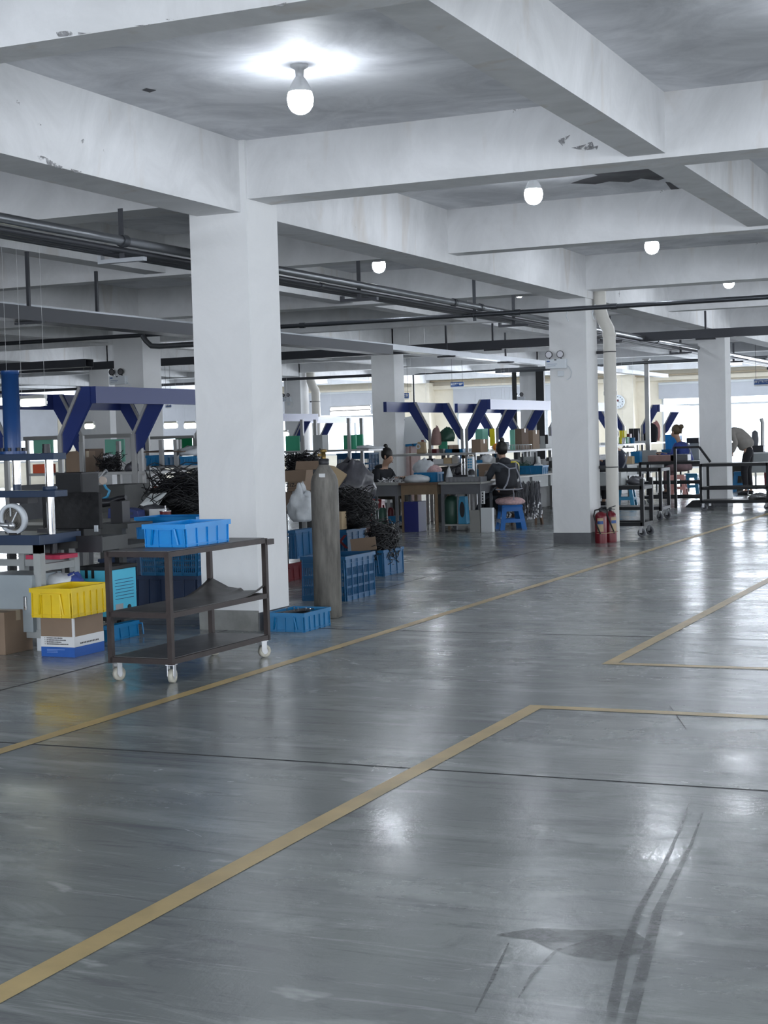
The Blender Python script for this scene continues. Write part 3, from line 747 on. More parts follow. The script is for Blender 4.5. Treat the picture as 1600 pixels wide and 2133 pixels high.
# ---------------------------------------------------------------- near trolley
c1, c2, c3, c4 = (at(243, 1375, z=.13), at(347, 1380, z=.13), at(549, 1333, z=.13), at(450, 1320, z=.13))
TC = (c1+c2+c3+c4)/4; TL = ((c3-c2).length+(c4-c1).length)/2; TW = ((c2-c1).length+(c3-c4).length)/2
dirv = ((c3-c2)+(c4-c1)); TR = math.atan2(-dirv.x, dirv.y)
trolley('dark brown steel shelf trolley standing before the first column', (TC.x, TC.y, 0), TR, TL, TW*.94, .80, (.80, .43, .15), handle=True)
tr = Matrix.Translation((TC.x, TC.y, 0)) @ Matrix.Rotation(TR, 4, 'Z')
p = tr @ Vector((0.0, -.02, .804))
crate(.32, .56, .145, 'crl', 'bright blue crate standing on the near trolley', (p.x, p.y, p.z), TR, ribs=(3, 4), name='plastic_crate')
# yellow crate on printed carton
fl, fc, fr = at(86, 1368, z=0), at(156, 1370, z=0), at(218, 1356, z=0)
w = .275; d = .36
t = thing('printed_carton', 'cardboard box with white and blue printed base under the yellow crate', 'box', (fc.x-w/2, fc.y+d/2, 0))
MB().bx(-w/2, w/2, -d/2, d/2, 0, .275).build('carton_body', 'carton', t, .003)
MB().bx(-w/2-.001, w/2+.001, -d/2-.001, d/2+.001, .001, .07).build('blue_band', 'pblue', t)
MB().bx(-w/2-.001, w/2+.001, -d/2-.001, d/2+.001, .07, .142).bx(-.014+w/2, w/2+.002, -d/2-.002, -d/2+.01, .142, .27).build('white_band', 'white', t)
m = MB(); rr = random.Random(3)
for (n, z, x0) in ((14, .132, -.09), (17, .118, -.09), (13, .104, -.09), (19, .09, -.09)):
    m.bx(x0-.016, x0-.012, -d/2-.002, -d/2-.001, z-.003, z+.003)
    for k in range(n):
        hh = rr.uniform(.0025, .0042); m.bx(x0+k*.0095, x0+k*.0095+.007, -d/2-.002, -d/2-.001, z-hh, z+hh)
for k in range(12):
    m.bx(w/2+.001, w/2+.002, -.11+k*.019, -.11+k*.019+.012, .091-.005+.0, .091+.006)
m.build('printing', 'print', t)
m = MB()
for (n, z) in ((20, .052), (12, .042), (12, .032)):
    for k in range(n): m.bx(-.09+k*.0075, -.09+k*.0075+.005, -d/2-.002, -d/2-.001, z-.0018, z+.0018)
m.build('pale_printing', 'printw', t)
crate(.345, .50, .205, 'yellow', 'dusty yellow plastic crate on top of the printed carton', (fc.x-w/2-.015, fc.y+d/2+.02, .276), 0, ribs=(4, 6), taper=.95)
carton(.30, .32, .30, 'carton', 'plain cardboard box cut by the left edge of the picture', (-7.05, 9.16, 0))

# ---------------------------------------------------------------- hydraulic press with table
Y0 = 9.25
def PX(x, y, Y=Y0): return at(x, y, y=Y)
g = thing('hydraulic_press', 'blue four-post hydraulic press on a grey steel table at far left', 'press', (-6.95, Y0, 0))
def loc(v): return Vector(v)-Vector((-6.95, Y0, 0))
m = MB(); a = loc(PX(30, 1115)); zt = PX(90, 1136).z
def LX(px, dy=0): return at(px, 1050, y=Y0+dy).x+6.95
xr = LX(80)
z1 = PX(60, 1136).z; z2 = PX(60, 1115).z
MB().bx(-.75, xr, .0, .51, z1, z2).build('table_plate', 'pressd', g, .004)
for xx in (-.7, xr-.04): MB().bx(xx-.03, xx+.03, .01, .07, .09, z1).build('leg', 'mgrey', g)
for xx in (xr-.04, -.3): MB().bx(xx-.025, xx+.025, .44, .50, .09, z1).build('leg', 'mgrey', g)
m = MB().bx(-.75, xr-.01, .01, .06, z1-.06, z1).bx(xr-.06, xr-.02, .02, .5, z1-.19, z1-.14).bx(-.75, xr-.02, .45, .49, z1-.19, z1-.14)
m.bx(-.75, xr, .0, .06, .09, .15).bx(xr-.06, xr-.01, .02, .5, .09, .14)
m.build('rail', 'mgrey', g)
cab = MB().bx(LX(-40), LX(60, -.03), -.035, .33, PX(30, 1315).z, PX(30, 1197).z).build('cabinet', 'cab', g, .004)
hx = LX(45, -.04); hz = PX(45, 1255).z
MB().bx(hx-.012, hx+.012, -.05, -.034, hz-.05, hz+.05).build('handle', 'chrome', cab, .004)
for x in (73, 20): MB().bx(LX(x)-.03, LX(x)+.03, .0, .06, .0, .09).build('foot', 'emw', g)
for (ya, yb, nm) in ((945, 959, 'upper_plate'), (1023, 1037, 'lower_plate')):
    MB().bx(-.60, LX(116, .08), .08, .23, PX(60, yb).z, PX(60, ya).z).build(nm, 'pressd', g, .003)
zp = PX(60, 945).z; xc_ = LX(31, .15)
MB().lathe([(.062, 0), (.062, PX(30, 775).z-zp-.03), (.067, PX(30, 775).z-zp-.03), (.067, PX(30, 775).z-zp)], 28, Matrix.Translation((xc_, .15, zp+.02))).build('main_cylinder', 'press', g)
MB().lathe([(.10, 0), (.10, .02)], 28, Matrix.Translation((xc_, .15, zp))).build('flange', 'press', g)
m = MB()
for k in range(8):
    a = k*pi/4+.3; m.cyl((xc_+.085*cos(a), .15+.075*sin(a), zp+.02), .012, .025, 8)
m.build('bolt_ring', 'tool', g)
MB().cyl((LX(37, .15), .15, PX(37, 1010).z), .032, PX(37, 958).z-PX(37, 1010).z, 20).build('guide_rod', 'chrome', g)
for px_ in (105, -30): MB().cyl((LX(px_, .12), .12, z2), .030, zp-.03-z2, 20).build('guide_rod', 'chrome', g)
MB().cyl((LX(101, .12), .12, zp), .03, .035, 16).cyl((LX(101, .12), .12, zp+.035), .028, .03, 16).build('lock_nut', 'tool', g)
MB().cyl((LX(37, .15), .15, PX(60, 1022).z), .03, .06, 16).build('ram_collar', 'pressd', g)
MB().lathe([(.05, 0), (.055, .015), (.05, .03)], 16, Matrix.Translation((LX(105, .12), .12, PX(60, 1023).z))).build('bushing', 'pressd', g)
MB().bx(LX(20, .1), LX(58, .1), .1, .22, PX(60, 1050).z, PX(60, 1037).z).build('press_head', 'tool', g)
MB().cyl((LX(109, .3), .3, z1-.08), .03, .08, 14).build('rod_end', 'tool', g)
# hose reel on the table
p = PX(28, 1086, Y0+.04)
t = thing('cable_reel', 'round white reel wound with cord on the press table', 'reel', (p.x, p.y, z2+.116))
rx = Matrix.Rotation(pi/2+.15, 4, 'X')
MB().lathe([(.086, -.022), (.112, -.022), (.112, .022), (.086, .022)], 36, rx, ring=True).build('flange', 'emw', t)
MB().lathe([(.002, -.01), (.088, -.01), (.088, .0), (.002, .0)][::-1], 30, rx, ring=True).build('back_plate', 'steelg', t)
for r in (.082, .068, .055, .042, .03): MB().torus((0, 0, 0), r, .0065, 30, 8, rx).build('winding', 'steelg', t)
MB().tube([(-.13, -.03, -.04), (0, -.05, -.045), (.02, -.03, -.03)], .016, 10).ball((.02, -.05, -.045), .028).build('fitting', 'zinc', t)
MB().beam((0, -.03, .02), (0, -.03, .09), .008, .008).beam((.02, -.04, -.02), (.055, -.03, .05), .007, .007).build('spoke', 'emw', t)
MB().bx(-.03, .03, -.02, .04, -.116, -.10).build('stand', 'tool', t)
t = thing('block_fitting', 'small dark block with a hook on the press table', 'tool', (PX(8, 1120).x, Y0+.06, z2+.01)); MB().cyl((0, 0, 0), .027, .10, 14).build('block', 'tool', t)
t = thing('magnet_block', 'low dark block with a bent cord on the press table beside the chrome rod', 'tool', (PX(66, 1110).x, Y0+.15, z2+.01))
MB().bx(-.04, .04, -.03, .03, 0, .03).build('block', 'tool', t); MB().tube([(0, 0, .03), (.03, 0, .07), (.07, 0, .07), (.09, 0, .01)], .005, 6).build('cord', 'cable', t)
tag(MB().bx(-.16, .14, -.1, .12, 0, .03).build('tray_box', 'magenta', loc=(PX(120, 1150, Y0+.35).x, Y0+.28, z1-.115)), 'crimson flat tray slung under the press table', 'tray')
vv = loc((PX(184, 1130, 9.68).x, 9.68, PX(184, 1148, 9.68).z))
dr = MB().bx(-.14, .10, 0, .35, 0, .10).bx(-.6, -.1, -.03, .0, .02, .07).build('drawer', 'desk', g, loc=(vv.x, vv.y+.02, vv.z)); MB().bx(-.12, .11, -.01, 0, -.01, .11).build('drawer_front', 'tool', dr)
tag(MB().lump((0, 0, 0), (.35, .2, .09), 4).build('cloth_bundle', 'bag', loc=(PX(120, 1208, 9.5).x, 9.5, PX(120, 1208, 9.5).z-.04)), 'pale crumpled cloth bundle behind the yellow crate', 'cloth')
tag(MB().lump((0, 0, 0), (.12, .15, .09), 8).build('cloth_bundle', 'bluej', loc=(PX(152, 1207, 9.5).x, 9.52, PX(152, 1207, 9.5).z-.05)), 'small blue crumpled cloth behind the yellow crate', 'cloth')

# chiller
t = thing('chiller_unit', 'light blue cooling unit with black frame beside the press', 'machine', (-6.62, 10.0, .155), 0)
cx, z0, w, h = fit(168, 1186, 283, 1300, 9.85, .34)
t.location = (cx, 9.85+.17, z0)
w2, d2 = w/2, .17
MB().bx(-w2, w2, -d2, d2, .03, h-.03).build('casing', 'cyan', t, .004)
MB().bx(-w2-.01, w2+.01, -d2-.01, d2+.01, h-.03, h).build('lid', 'blk', t, .004)
MB().bx(-w2-.005, w2+.005, -d2-.005, d2+.005, 0, .03).build('base', 'blk', t)
for x in (-w2+.06, -.02): MB().bx(x-.012, x+.012, -d2-.004, -d2, h-.09, h-.03).build('strut', 'blk', t)
MB().lathe([(.05, 0), (.05, .003)], 20, Matrix.Translation((.04, 0, h))).build('vent_cap', 'rubber', t)
m = MB()
for k in range(7): m.bx(w2, w2+.002, -.12+.01*(k % 2), .13, h-.11-k*.024, h-.106-k*.024)
m.build('louvres', 'press', t)
MB().bx(w2, w2+.003, -.12, -.02, .06, .12).build('plate', 'zinc', t)
MB().lathe([(.02, 0), (.02, .008)], 12, Matrix.Translation((w2, .06, .085)) @ Matrix.Rotation(pi/2, 4, 'Y')).build('socket', 'tool', t)
fcrate(214, 1305, 289, 1345, 9.78, .4, 'crm', 'small blue crate under the light blue cooling unit', z=0)
for o in list(C.objects):
    pass
t.location.z = .145

# monitor with cloth, behind press
cx, z0, w, h = fit(92, 1027, 206, 1102, 10.3)
t = thing('covered_monitor', 'flat screen under a black cloth behind the press', 'monitor', (cx, 10.3, z0))
MB().bx(-w/2, w/2, 0, .05, 0, h).build('display', 'screen', t, .006)
n = 16; vs = []
for i in range(n+1):
    for j in range(n+1):
        vs.append((-w/2-.006+(w+.012)*i/n, -.008-.012*abs(sin(i*1.1+j*.5))*(1-j/n*.6), h+.006-(h)*j/n))
MB().add(vs, [(i*(n+1)+j, i*(n+1)+j+1, (i+1)*(n+1)+j+1, (i+1)*(n+1)+j) for i in range(n) for j in range(n)], True).build('cover', 'screen', t)
MB().bx(-.03, .03, .02, .05, -.12, 0).bx(-.1, .1, -.05, .1, -.13, -.12).build('stand', 'tool', t)
tag(MB().bx(w/2-.03, w/2+.002, -.03, -.02, 0, .05).build('clip', 'emw', loc=(cx, 10.3, z0-.02)), 'tiny white clip on the lower corner of the covered monitor', 'clip')
cx, z0, w, h = fit(115, 985, 170, 1027, 10.6)
z0 = PX(150, 1102, 10.3).z-.13; h = at(140, 985, y=10.6).z-z0
t = thing('control_box', 'dark slate control box standing behind the covered monitor', 'box', (cx, 10.6, z0)); MB().bx(-w/2, w/2, 0, .25, 0, h).build('case', 'blk', t, .01); MB().bx(-w/2-.004, w/2+.004, -.004, .25, h-.012, h).build('lid', 'tool', t)
# side table carrying monitor and box
t = thing('side_stand', 'dark steel stand under the covered monitor', 'stand', (-7.35, 10.55, 0))
zt = PX(150, 1102, 10.3).z-.13
MB().bx(-.45, .6, -.3, .5, zt-.03, zt).build('top', 'desk', t)
for sx in (-.42, .57):
    for sy in (-.27, .47): MB().bx(sx-.02, sx+.02, sy-.02, sy+.02, 0, zt-.03).build('leg', 'blk', t)
# ---------------------------------------------------------------- generic builders for the workshop
def table(label, x0, x1, y0, y1, z, mtop, mleg, apron=.14, leg=.04, shelf=None, name='work_table', drawers=0, th=.03, cat='table'):
    t = thing(name, label, cat, ((x0+x1)/2, (y0+y1)/2, 0)); w, d = x1-x0, y1-y0
    MB().bx(-w/2, w/2, -d/2, d/2, z-th, z).build('table_top', mtop, t, .003)
    for sx in (-1, 1):
        for sy in (-1, 1):
            cx, cy = sx*(w/2-.05), sy*(d/2-.05); MB().bx(cx-leg/2, cx+leg/2, cy-leg/2, cy+leg/2, 0, z-th).build('leg', mleg, t)
    if apron:
        for n_, b in (('front_apron', (-w/2+.07, w/2-.07, -d/2+.03, -d/2+.045, z-th-apron, z-th)), ('side_apron', (w/2-.045, w/2-.03, -d/2+.07, d/2-.07, z-th-apron, z-th))):
            MB().bx(*b).build(n_, mleg, t)
    if shelf: MB().bx(-w/2+.05, w/2-.05, -d/2+.05, d/2-.05, shelf-.02, shelf).build('lower_shelf', mtop, t)
    for k in range(drawers):
        q = -w/2+.08+(w-.16)/drawers*k; e = q+(w-.16)/drawers-.03
        o = MB().bx(q, e, -d/2+.0, -d/2+.4, z-th-.16, z-th-.005).build('drawer', mleg, t)
        MB().bx((q+e)/2-.04, (q+e)/2+.04, -d/2-.012, -d/2, z-th-.09, z-th-.075).build('handle', 'zinc', o)
    return t
def rest(o, z): o.location.z = z; return o
def rope_heap(mb, c, d, n, r, seed, loops=True):
    rd = random.Random(seed)
    for k in range(n):
        cx, cy = c[0]+rd.uniform(-.22, .22)*d[0], c[1]+rd.uniform(-.22, .22)*d[1]
        rx_, ry = rd.uniform(.18, .34)*d[0], rd.uniform(.18, .34)*d[1]; cz = c[2]+rd.uniform(.12, .86)*d[2]
        tx, ty = rd.uniform(-.8, .8), rd.uniform(-.8, .8); a0 = rd.uniform(0, 6)
        pts = []
        for i in range(15):
            a = a0+2*pi*i/14*.96; u, v = cos(a)*rx_, sin(a)*ry
            pts.append((cx+u+rd.uniform(-.02, .02), cy+v+rd.uniform(-.02, .02), max(c[2]+r, cz+u*tx+v*ty+rd.uniform(-.02, .02))))
        mb.tube(pts, r, 5, caps=False)
    return mb
def cable_heap(label, c, d, n, r, seed, m='cable', core=True, name='cable_heap', core_m='rubber'):
    mb = MB()
    if core: mb.lump((0, 0, 0), (d[0]*.74, d[1]*.74, d[2]*.74), seed, 16, .2)
    rope_heap(mb, (0, 0, 0), d, int(n*4.5), r*.55, seed)
    o = mb.build(name, m, loc=c); return tag(o, label, 'cables')
def simple(name, label, cat, c, m, fn, group=None, bevel=0, rz=0):
    mb = MB(); fn(mb); o = mb.build(name, m, bevel=bevel, loc=c); o.rotation_euler = (0, 0, rz); return tag(o, label, cat, group)
def slab_box(name, label, cat, x0, y0, x1, y1, Y, d, m, z=None, bevel=.003, group=None):
    cx, z0, w, h = fit(x0, y0, x1, y1, Y, d)
    if z is not None: h = max(.01, h+z0-z); z0 = z
    return simple(name, label, cat, (cx, Y+d/2, z0), m, lambda b: b.bx(-w/2, w/2, -d/2, d/2, 0, h), group, bevel)

# ------ gantries (overhead arms of the assembly benches)
def gantry(label, x, y0, n, sp, side, top=2.05, before=0.0, after=0.0, base=1.15, m='gantry', light=()):
    """posts at x, arms leaning to the side (+1 right, -1 left) carrying a beam that runs away from the camera"""
    t = thing('overhead_gantry', label, 'gantry', (x, y0, base))
    zt = top-base; xs = side*.39; bh = .17
    MB().bx(xs-.03, xs+.03, -before, (n-1)*sp+after, zt-bh, zt).build('top_beam', m, t)
    for k in range(n):
        yy = k*sp
        P = [(0, .20), (0, .40), (.24, zt), (.36, zt), (.36, zt-bh), (.08, .20+.07)]
        MB().prism([(side*a, b) for a, b in (P if side < 0 else P[::-1])], yy-.02, yy+.02).build('arm', m, t)
        MB().beam((-side*.02, yy-.03, .40), (side*.25, yy-.03, zt-.005), .02, .03).bx(-.025-side*.01, .025-side*.01, yy-.045, yy-.01, -base, .42).build('post', 'alu', t)
    return t
def tube_lamp(label, p, L, ax='x', m='tube', r=.02, group='lit tube lamps over the benches', cord=True):
    t = thing('tube_lamp', label, 'lamp', tuple(p), 0, group)
    a, b = ((-L/2, 0, 0), (L/2, 0, 0)) if ax == 'x' else ((0, -L/2, 0), (0, L/2, 0))
    MB().tube([a, b], r, 10).build('tube', m, t)
    MB().beam((a[0]*1.06, a[1]*1.06, r+.02), (b[0]*1.06, b[1]*1.06, r+.02), .05, .03).build('fitting', 'alu', t)
    for q in (a, b):
        MB().bx(q[0]-.012, q[0]+.012, q[1]-.012, q[1]+.012, -r, r+.02).build('end_cap', 'white', t)
        if cord: MB().tube([(q[0], q[1], r+.03), (q[0], q[1], 3.73-p[2])], .0015, 4).build('hanging_cord', 'white', t)
    return t

gantry('big navy blue gantry bar left of the first column', -9.42, 13.35, 3, 1.36, 1, before=0, after=.4)
gantry('navy gantry behind the blue press column at far left', -10.15, 13.4, 3, 1.36, -1, before=1.6, after=0, top=2.04)
gantry('navy gantry over the middle bench leaning right', -9.42, 25.0, 3, 1.55, 1, after=.5)
gantry('navy gantry over the middle bench leaning left', -10.15, 25.1, 2, 1.55, -1, before=1.0)
gantry('navy gantry behind the middle bench, second of those leaning left', -10.15, 28.3, 2, 1.5, -1, before=.9)
gantry('navy gantry seen between the middle bench and the column with the downpipe', -9.42, 29.6, 2, 1.9, 1, after=.5)
gantry('short navy gantry just right of the cream downpipe', -10.15, 36.6, 2, 1.2, -1, before=.7, top=2.04)
gantry('dark gantry against the bright window near the woman in blue', -9.35, 36.5, 2, 2.2, 1, after=.9)
gantry('navy gantry right of the first column over the bench with green boards', -16.5, 30.4, 2, 2.2, 1, before=.6, after=.3)
gantry('hazy navy gantry before the bright window beyond the gas cylinder', -18.4, 36.2, 2, 1.6, 1, after=2.6)
MBL = [((-10.6, 13.0, 1.93), .9, 'y', 'yellowish lit tube lamp right of the blue press column'), ((-10.75, 12.1, 1.93), .6, 'y', 'yellowish lit tube lamp left of the blue press column')]
def lampx(x0, x1, y, Y, lb, m='tube', r=.02):
    a = at(x0, y, y=Y); b = at(x1, y, y=Y); return tube_lamp(lb, (a+b)/2, b.x-a.x, 'x', m, r)
lampx(46, 94, 839, 11.7, 'long glowing tube lamp just right of the blue press column', r=.032)
lampx(-14, 16, 837, 11.7, 'glowing tube lamp cut by the left edge beside the press column', r=.032)
lampx(179, 195, 888, 21.5, 'small glowing tube lamp under the big blue gantry arm', r=.04)
lampx(344, 368, 887, 26, 'small glowing tube lamp left of the first column, left of a pair', r=.05)
lampx(386, 408, 887, 26, 'small glowing tube lamp left of the first column, right of a pair', r=.05)
lampx(857, 888, 849, 27, 'glowing tube lamp on the left leaning gantry over the middle bench', r=.04)
lampx(990, 1004, 849, 29, 'small glowing tube lamp between the crossing gantry arms', r=.04)
lampx(1052, 1062, 850, 30, 'tiny glowing lamp right of the crossing gantry arms', r=.04)
lampx(1298, 1321, 937, 31, 'bright white tube lamp low on the bench right of the downpipe', 'tubew', r=.03)
lampx(590, 600, 905, 28, 'bright white lamp end at the right side of the first column', 'tubew', r=.05)
lampx(690, 770, 853, 40, 'long white tube lamp across the window beyond the gas cylinder, upper of two', 'tubew', r=.07)
lampx(690, 770, 861, 38, 'long white tube lamp across the window beyond the gas cylinder, lower of two', 'tubew', r=.06)
lampx(1025, 1048, 937, 30, 'warm lit lamp low behind the woman at the middle table', 'tube', r=.03)

# ------ left zone: benches behind the trolley
def shelf_rack(label, x0, x1, y, d, zs, zt, name='shelf_rack', m='alus', posts=None, y1=None):
    t = thing(name, label, 'shelf', ((x0+x1)/2, y, 0)); w = x1-x0
    for z in zs: MB().bx(-w/2, w/2, 0, d, z-.03, z).build('shelf_board', m, t)
    for px in (posts or (-w/2+.03, w/2-.03)):
        for yy in (.03, d-.03): MB().bx(px-.022, px+.022, yy-.022, yy+.022, 0, zt).build('post', 'alu', t)
    return t
Yd = 12.4
cor = at(253, 1087, z=.75)
table('dark grey steel desk behind the chiller with a blue holder on it', cor.x-1.35, cor.x, cor.y, cor.y+1.9, .75, 'dtop', 'desk', apron=.13)
ys = 14.7
shelf_rack('long aluminium shelf carrying the cardboard box and cables at left', at(60, 985, y=ys).x, at(330, 980, y=ys).x, ys, .8, (1.16,), 1.50, posts=(.62, -.15))
shelf_rack('short aluminium shelf carrying blue crates left of the first column', at(326, 975, y=15.3).x, at(440, 970, y=15.3).x, 15.3, .45, (1.205,), 1.5, posts=(-.30, .46))
# grey cabinet bodies under the shelves
slab_box('steel_cabinet', 'dark grey steel cabinet under the shelf behind the pressure gauge', 'cabinet', 205, 1010, 312, 1090, 14.1, .5, 'desk', z=0)
slab_box('steel_cabinet', 'grey steel cabinet under the short shelf left of the first column', 'cabinet', 312, 1015, 450, 1090, 14.9, .4, 'desk2', z=0)
slab_box('steel_cabinet', 'dark steel cabinet between press and gauge arm', 'cabinet', 40, 1010, 190, 1100, 15.4, .4, 'desk2', z=0)
fcarton(137, 940, 198, 981, 14.75, .3, 'carton', 'plain brown cardboard box on the shelf right of the press', z=1.16)
fcarton(158, 935, 216, 975, 15.15, .3, 'cartond', 'dark brown cardboard box behind the plain one at left', z=1.16, tape=False)
slab_box('orange_case', 'orange case lying on the shelf behind the chrome press rods', 'case', 68, 967, 116, 981, 14.8, .2, 'orange', z=1.16)
slab_box('green_board', 'pale green board behind the dark lock nut of the press', 'board', 70, 915, 112, 955, 17.2, .03, 'greenl', bevel=0)
slab_box('green_board', 'pale green board right of the brown boxes at left', 'board', 219, 915, 261, 962, 17.2, .03, 'greenl', bevel=0)
slab_box('green_board', 'deep green board just left of the first column', 'board', 366, 911, 401, 945, 19.0, .03, 'greend', bevel=0)
a = at(50, 913, y=17.2); b = at(275, 912, y=17.2)
t = thing('rail', 'horizontal aluminium rail holding the two pale green boards', 'rail', ((a.x+b.x)/2, 17.2, 0)); w = b.x-a.x
MB().bx(-w/2, w/2, -.02, .02, a.z-.03, a.z+.02).build('bar', 'alu', t)
for q in (-w/2+.02, -.2, w/2-.02): MB().bx(q-.02, q+.02, .02, .06, 0, a.z).build('post', 'alu', t)
a = at(275, 912, y=19); b = at(405, 909, y=19)
t = thing('rail', 'horizontal aluminium rail above the deep green board by the first column', 'rail', ((a.x+b.x)/2, 19, 0)); w = b.x-a.x
MB().bx(-w/2, w/2, -.02, .02, a.z-.03, a.z+.01).build('bar', 'alu', t)
for q in (-w/2+.02, w/2-.02): MB().bx(q-.02, q+.02, .02, .06, 0, a.z).build('post', 'alu', t)
cable_heap('tangle of black cables on the shelf beside the plain cardboard box', (at(220, 980, y=14.85).x, 14.95, 1.16), (.30, .28, .17), 16, .006, 11, core=False)
simple('plastic_bag', 'white twist of film on top of the cable tangle at left', 'bag', (at(222, 955, y=14.9).x, 14.95, 1.31), 'bag', lambda b: b.lump((0, 0, 0), (.14, .1, .05), 5))
simple('plastic_bag', 'small grey bag on the shelf under the pale green board', 'bag', (at(277, 975, y=14.9).x, 14.9, 1.16), 'bagg', lambda b: b.lump((0, 0, 0), (.17, .15, .10), 6))
fcrate(303, 948, 374, 975, 15.35, .33, 'crm', 'shallow blue crate with cardboard on top, left of the first column', z=1.205, ribs=(4, 3))
fcrate(374, 950, 440, 973, 15.35, .33, 'crm', 'shallow blue crate half hidden by the first column', z=1.205, ribs=(4, 3))
cx, z0, w, h = fit(300, 942, 372, 948, 15.35)
simple('cardboard_sheets', 'dark cardboard sheets lying over the shallow blue crate', 'cardboard', (cx, 15.5, 1.205+.14+.012), 'cartond', lambda b: b.add([(-.34, -.12, 0), (.30, -.16, .0), (.30, .14, .0), (-.1, .17, .02), (-.34, -.12, .01), (.30, -.16, .01), (.30, .14, .01), (-.1, .17, .03)], [(3, 2, 1, 0), (4, 5, 6, 7), (0, 1, 5, 4), (1, 2, 6, 5), (2, 3, 7, 6), (3, 0, 4, 7)]))
simple('plastic_bag', 'clear crumpled bag in the crate beside the first column', 'bag', (at(392, 950, y=15.4).x, 15.5, 1.31), 'bag', lambda b: b.lump((0, 0, 0), (.34, .2, .10), 9))
# things on the near desk and cabinets
dz = .75
p = at(246, 1080, z=dz)
t = thing('blue_holder', 'dark blue plastic holder with slots on the grey desk', 'holder', (p.x, p.y+.15, dz), .05)
MB().prism([(-.17, 0), (.17, 0), (.16, .07), (.05, .095), (-.16, .095)], -.07, .07).build('holder_body', 'gantry', t, .004)
MB().bx(.0, .04, -.074, -.07, .03, .06).bx(.07, .11, -.074, -.07, .03, .055).build('slots', 'pressd', t)
simple('small_box', 'small white box beside the blue holder', 'box', (p.x+.25, p.y+.32, dz), 'white', lambda b: b.bx(-.07, .07, -.05, .05, 0, .075))
p = at(345, 1076, z=dz)
t = thing('thread_spool', 'small red and white spool standing on the desk', 'spool', (p.x, p.y, dz))
MB().cyl((0, 0, .006), .055, .045, 20).build('winding', 'redd', t); MB().cyl((0, 0, 0), .062, .006, 20).cyl((0, 0, .051), .062, .006, 20).cyl((0, 0, .057), .008, .05, 8).build('reel', 'chrome', t)
cable_heap('large tangled heap of black cables on the desk left of the first column', (at(378, 1060, y=13.6).x, 13.75, dz), (.95, .75, .33), 46, .009, 21)
simple('paper_sheet', 'folded white sheet leaning on the black cable heap', 'paper', (at(325, 1035, y=13.5).x, 13.4, dz+.12), 'paper', lambda b: b.add([(-.13, 0, -.02), (.05, 0, -.07), (.16, .05, .10), (-.06, .1, .09), (-.13, .004, -.02), (.05, .004, -.07), (.16, .054, .10), (-.06, .104, .09)], [(0, 1, 2, 3), (7, 6, 5, 4), (0, 4, 5, 1), (1, 5, 6, 2), (2, 6, 7, 3), (3, 7, 4, 0)]))
simple('rag_bundle', 'bundle of dull grey rags left of the black cable heap', 'rags', (at(308, 1070, y=13.1).x, 13.2, dz), 'bagg', lambda b: b.lump((0, 0, 0), (.34, .3, .11), 31))
simple('orange_tray', 'orange folded tray on the grey cabinet above the cable heap', 'tray', (at(355, 1012, y=15).x, 15.05, at(355, 1018, y=15).z-.02), 'orange', lambda b: b.bx(-.2, .2, -.1, .1, 0, .05), rz=-.1)
simple('flat_parcel', 'flat khaki parcel on the grey cabinet left of the orange tray', 'parcel', (at(318, 1012, y=14.6).x+.05, 14.98, at(355, 1018, y=15).z-.02), 'olive', lambda b: b.bx(-.22, .18, -.08, .12, 0, .03), rz=.1)
simple('plastic_bag', 'pale bag on top of the orange tray', 'bag', (at(368, 1005, y=15).x, 15.1, at(355, 1018, y=15).z+.03), 'bag', lambda b: b.lump((0, 0, 0), (.35, .16, .05), 33))
simple('film_bundle', 'yellowish crumpled film bundle under the short shelf', 'bag', (at(378, 990, y=15.1).x, 15.15, at(355, 1018, y=15).z+.075), 'cartonl', lambda b: b.lump((0, 0, 0), (.14, .12, .09), 34))
# clamp arm with gauge
p = at(168, 1055, y=11.6)
t = thing('test_fixture', 'dark clamp fixture with slanted rod and round gauge beside the covered monitor', 'machine', (p.x+.32, 11.6, 0))
base = p.x+.32
def q(x, y): v = at(x, y, y=11.6); return (v.x-base, 0, v.z)
MB().beam(q(172, 1022), q(219, 985), .018, .018).build('slanted_rod', 'zinc', t)
MB().tube([q(200, 1005), q(208, 995), q(222, 980)], .018, 8).build('sleeve', 'zinc', t)
g_ = MB().lathe([(.035, 0), (.038, .02), (.03, .022)], 20, Matrix.Translation(q(216, 1001)) @ Matrix.Rotation(pi/2, 4, 'X')).build('gauge', 'dial', t)
MB().tube([q(200, 1048), q(232, 1046), q(248, 1038), q(262, 1036)], [.045, .035, .022, .02], 12).build('black_grip', 'tool', t)
MB().tube([q(216, 1008), q(222, 1018), q(228, 1022), q(224, 1034), q(214, 1040)], .012, 8).build('hose', 'stoolb', t)
MB().bx(q(212, 0)[0]-.06, q(212, 0)[0]+.06, -.06, .06, .78, q(200, 1044)[2]).build('column_body', 'tool', t)
MB().bx(q(212, 0)[0]-.2, q(212, 0)[0]+.2, -.2, .2, .74, .78).bx(q(212, 0)[0]-.03, q(212, 0)[0]+.03, -.03, .03, .02, .74).bx(q(212, 0)[0]-.2, q(212, 0)[0]+.2, -.2, .2, 0, .02).build('pedestal', 'desk', t)
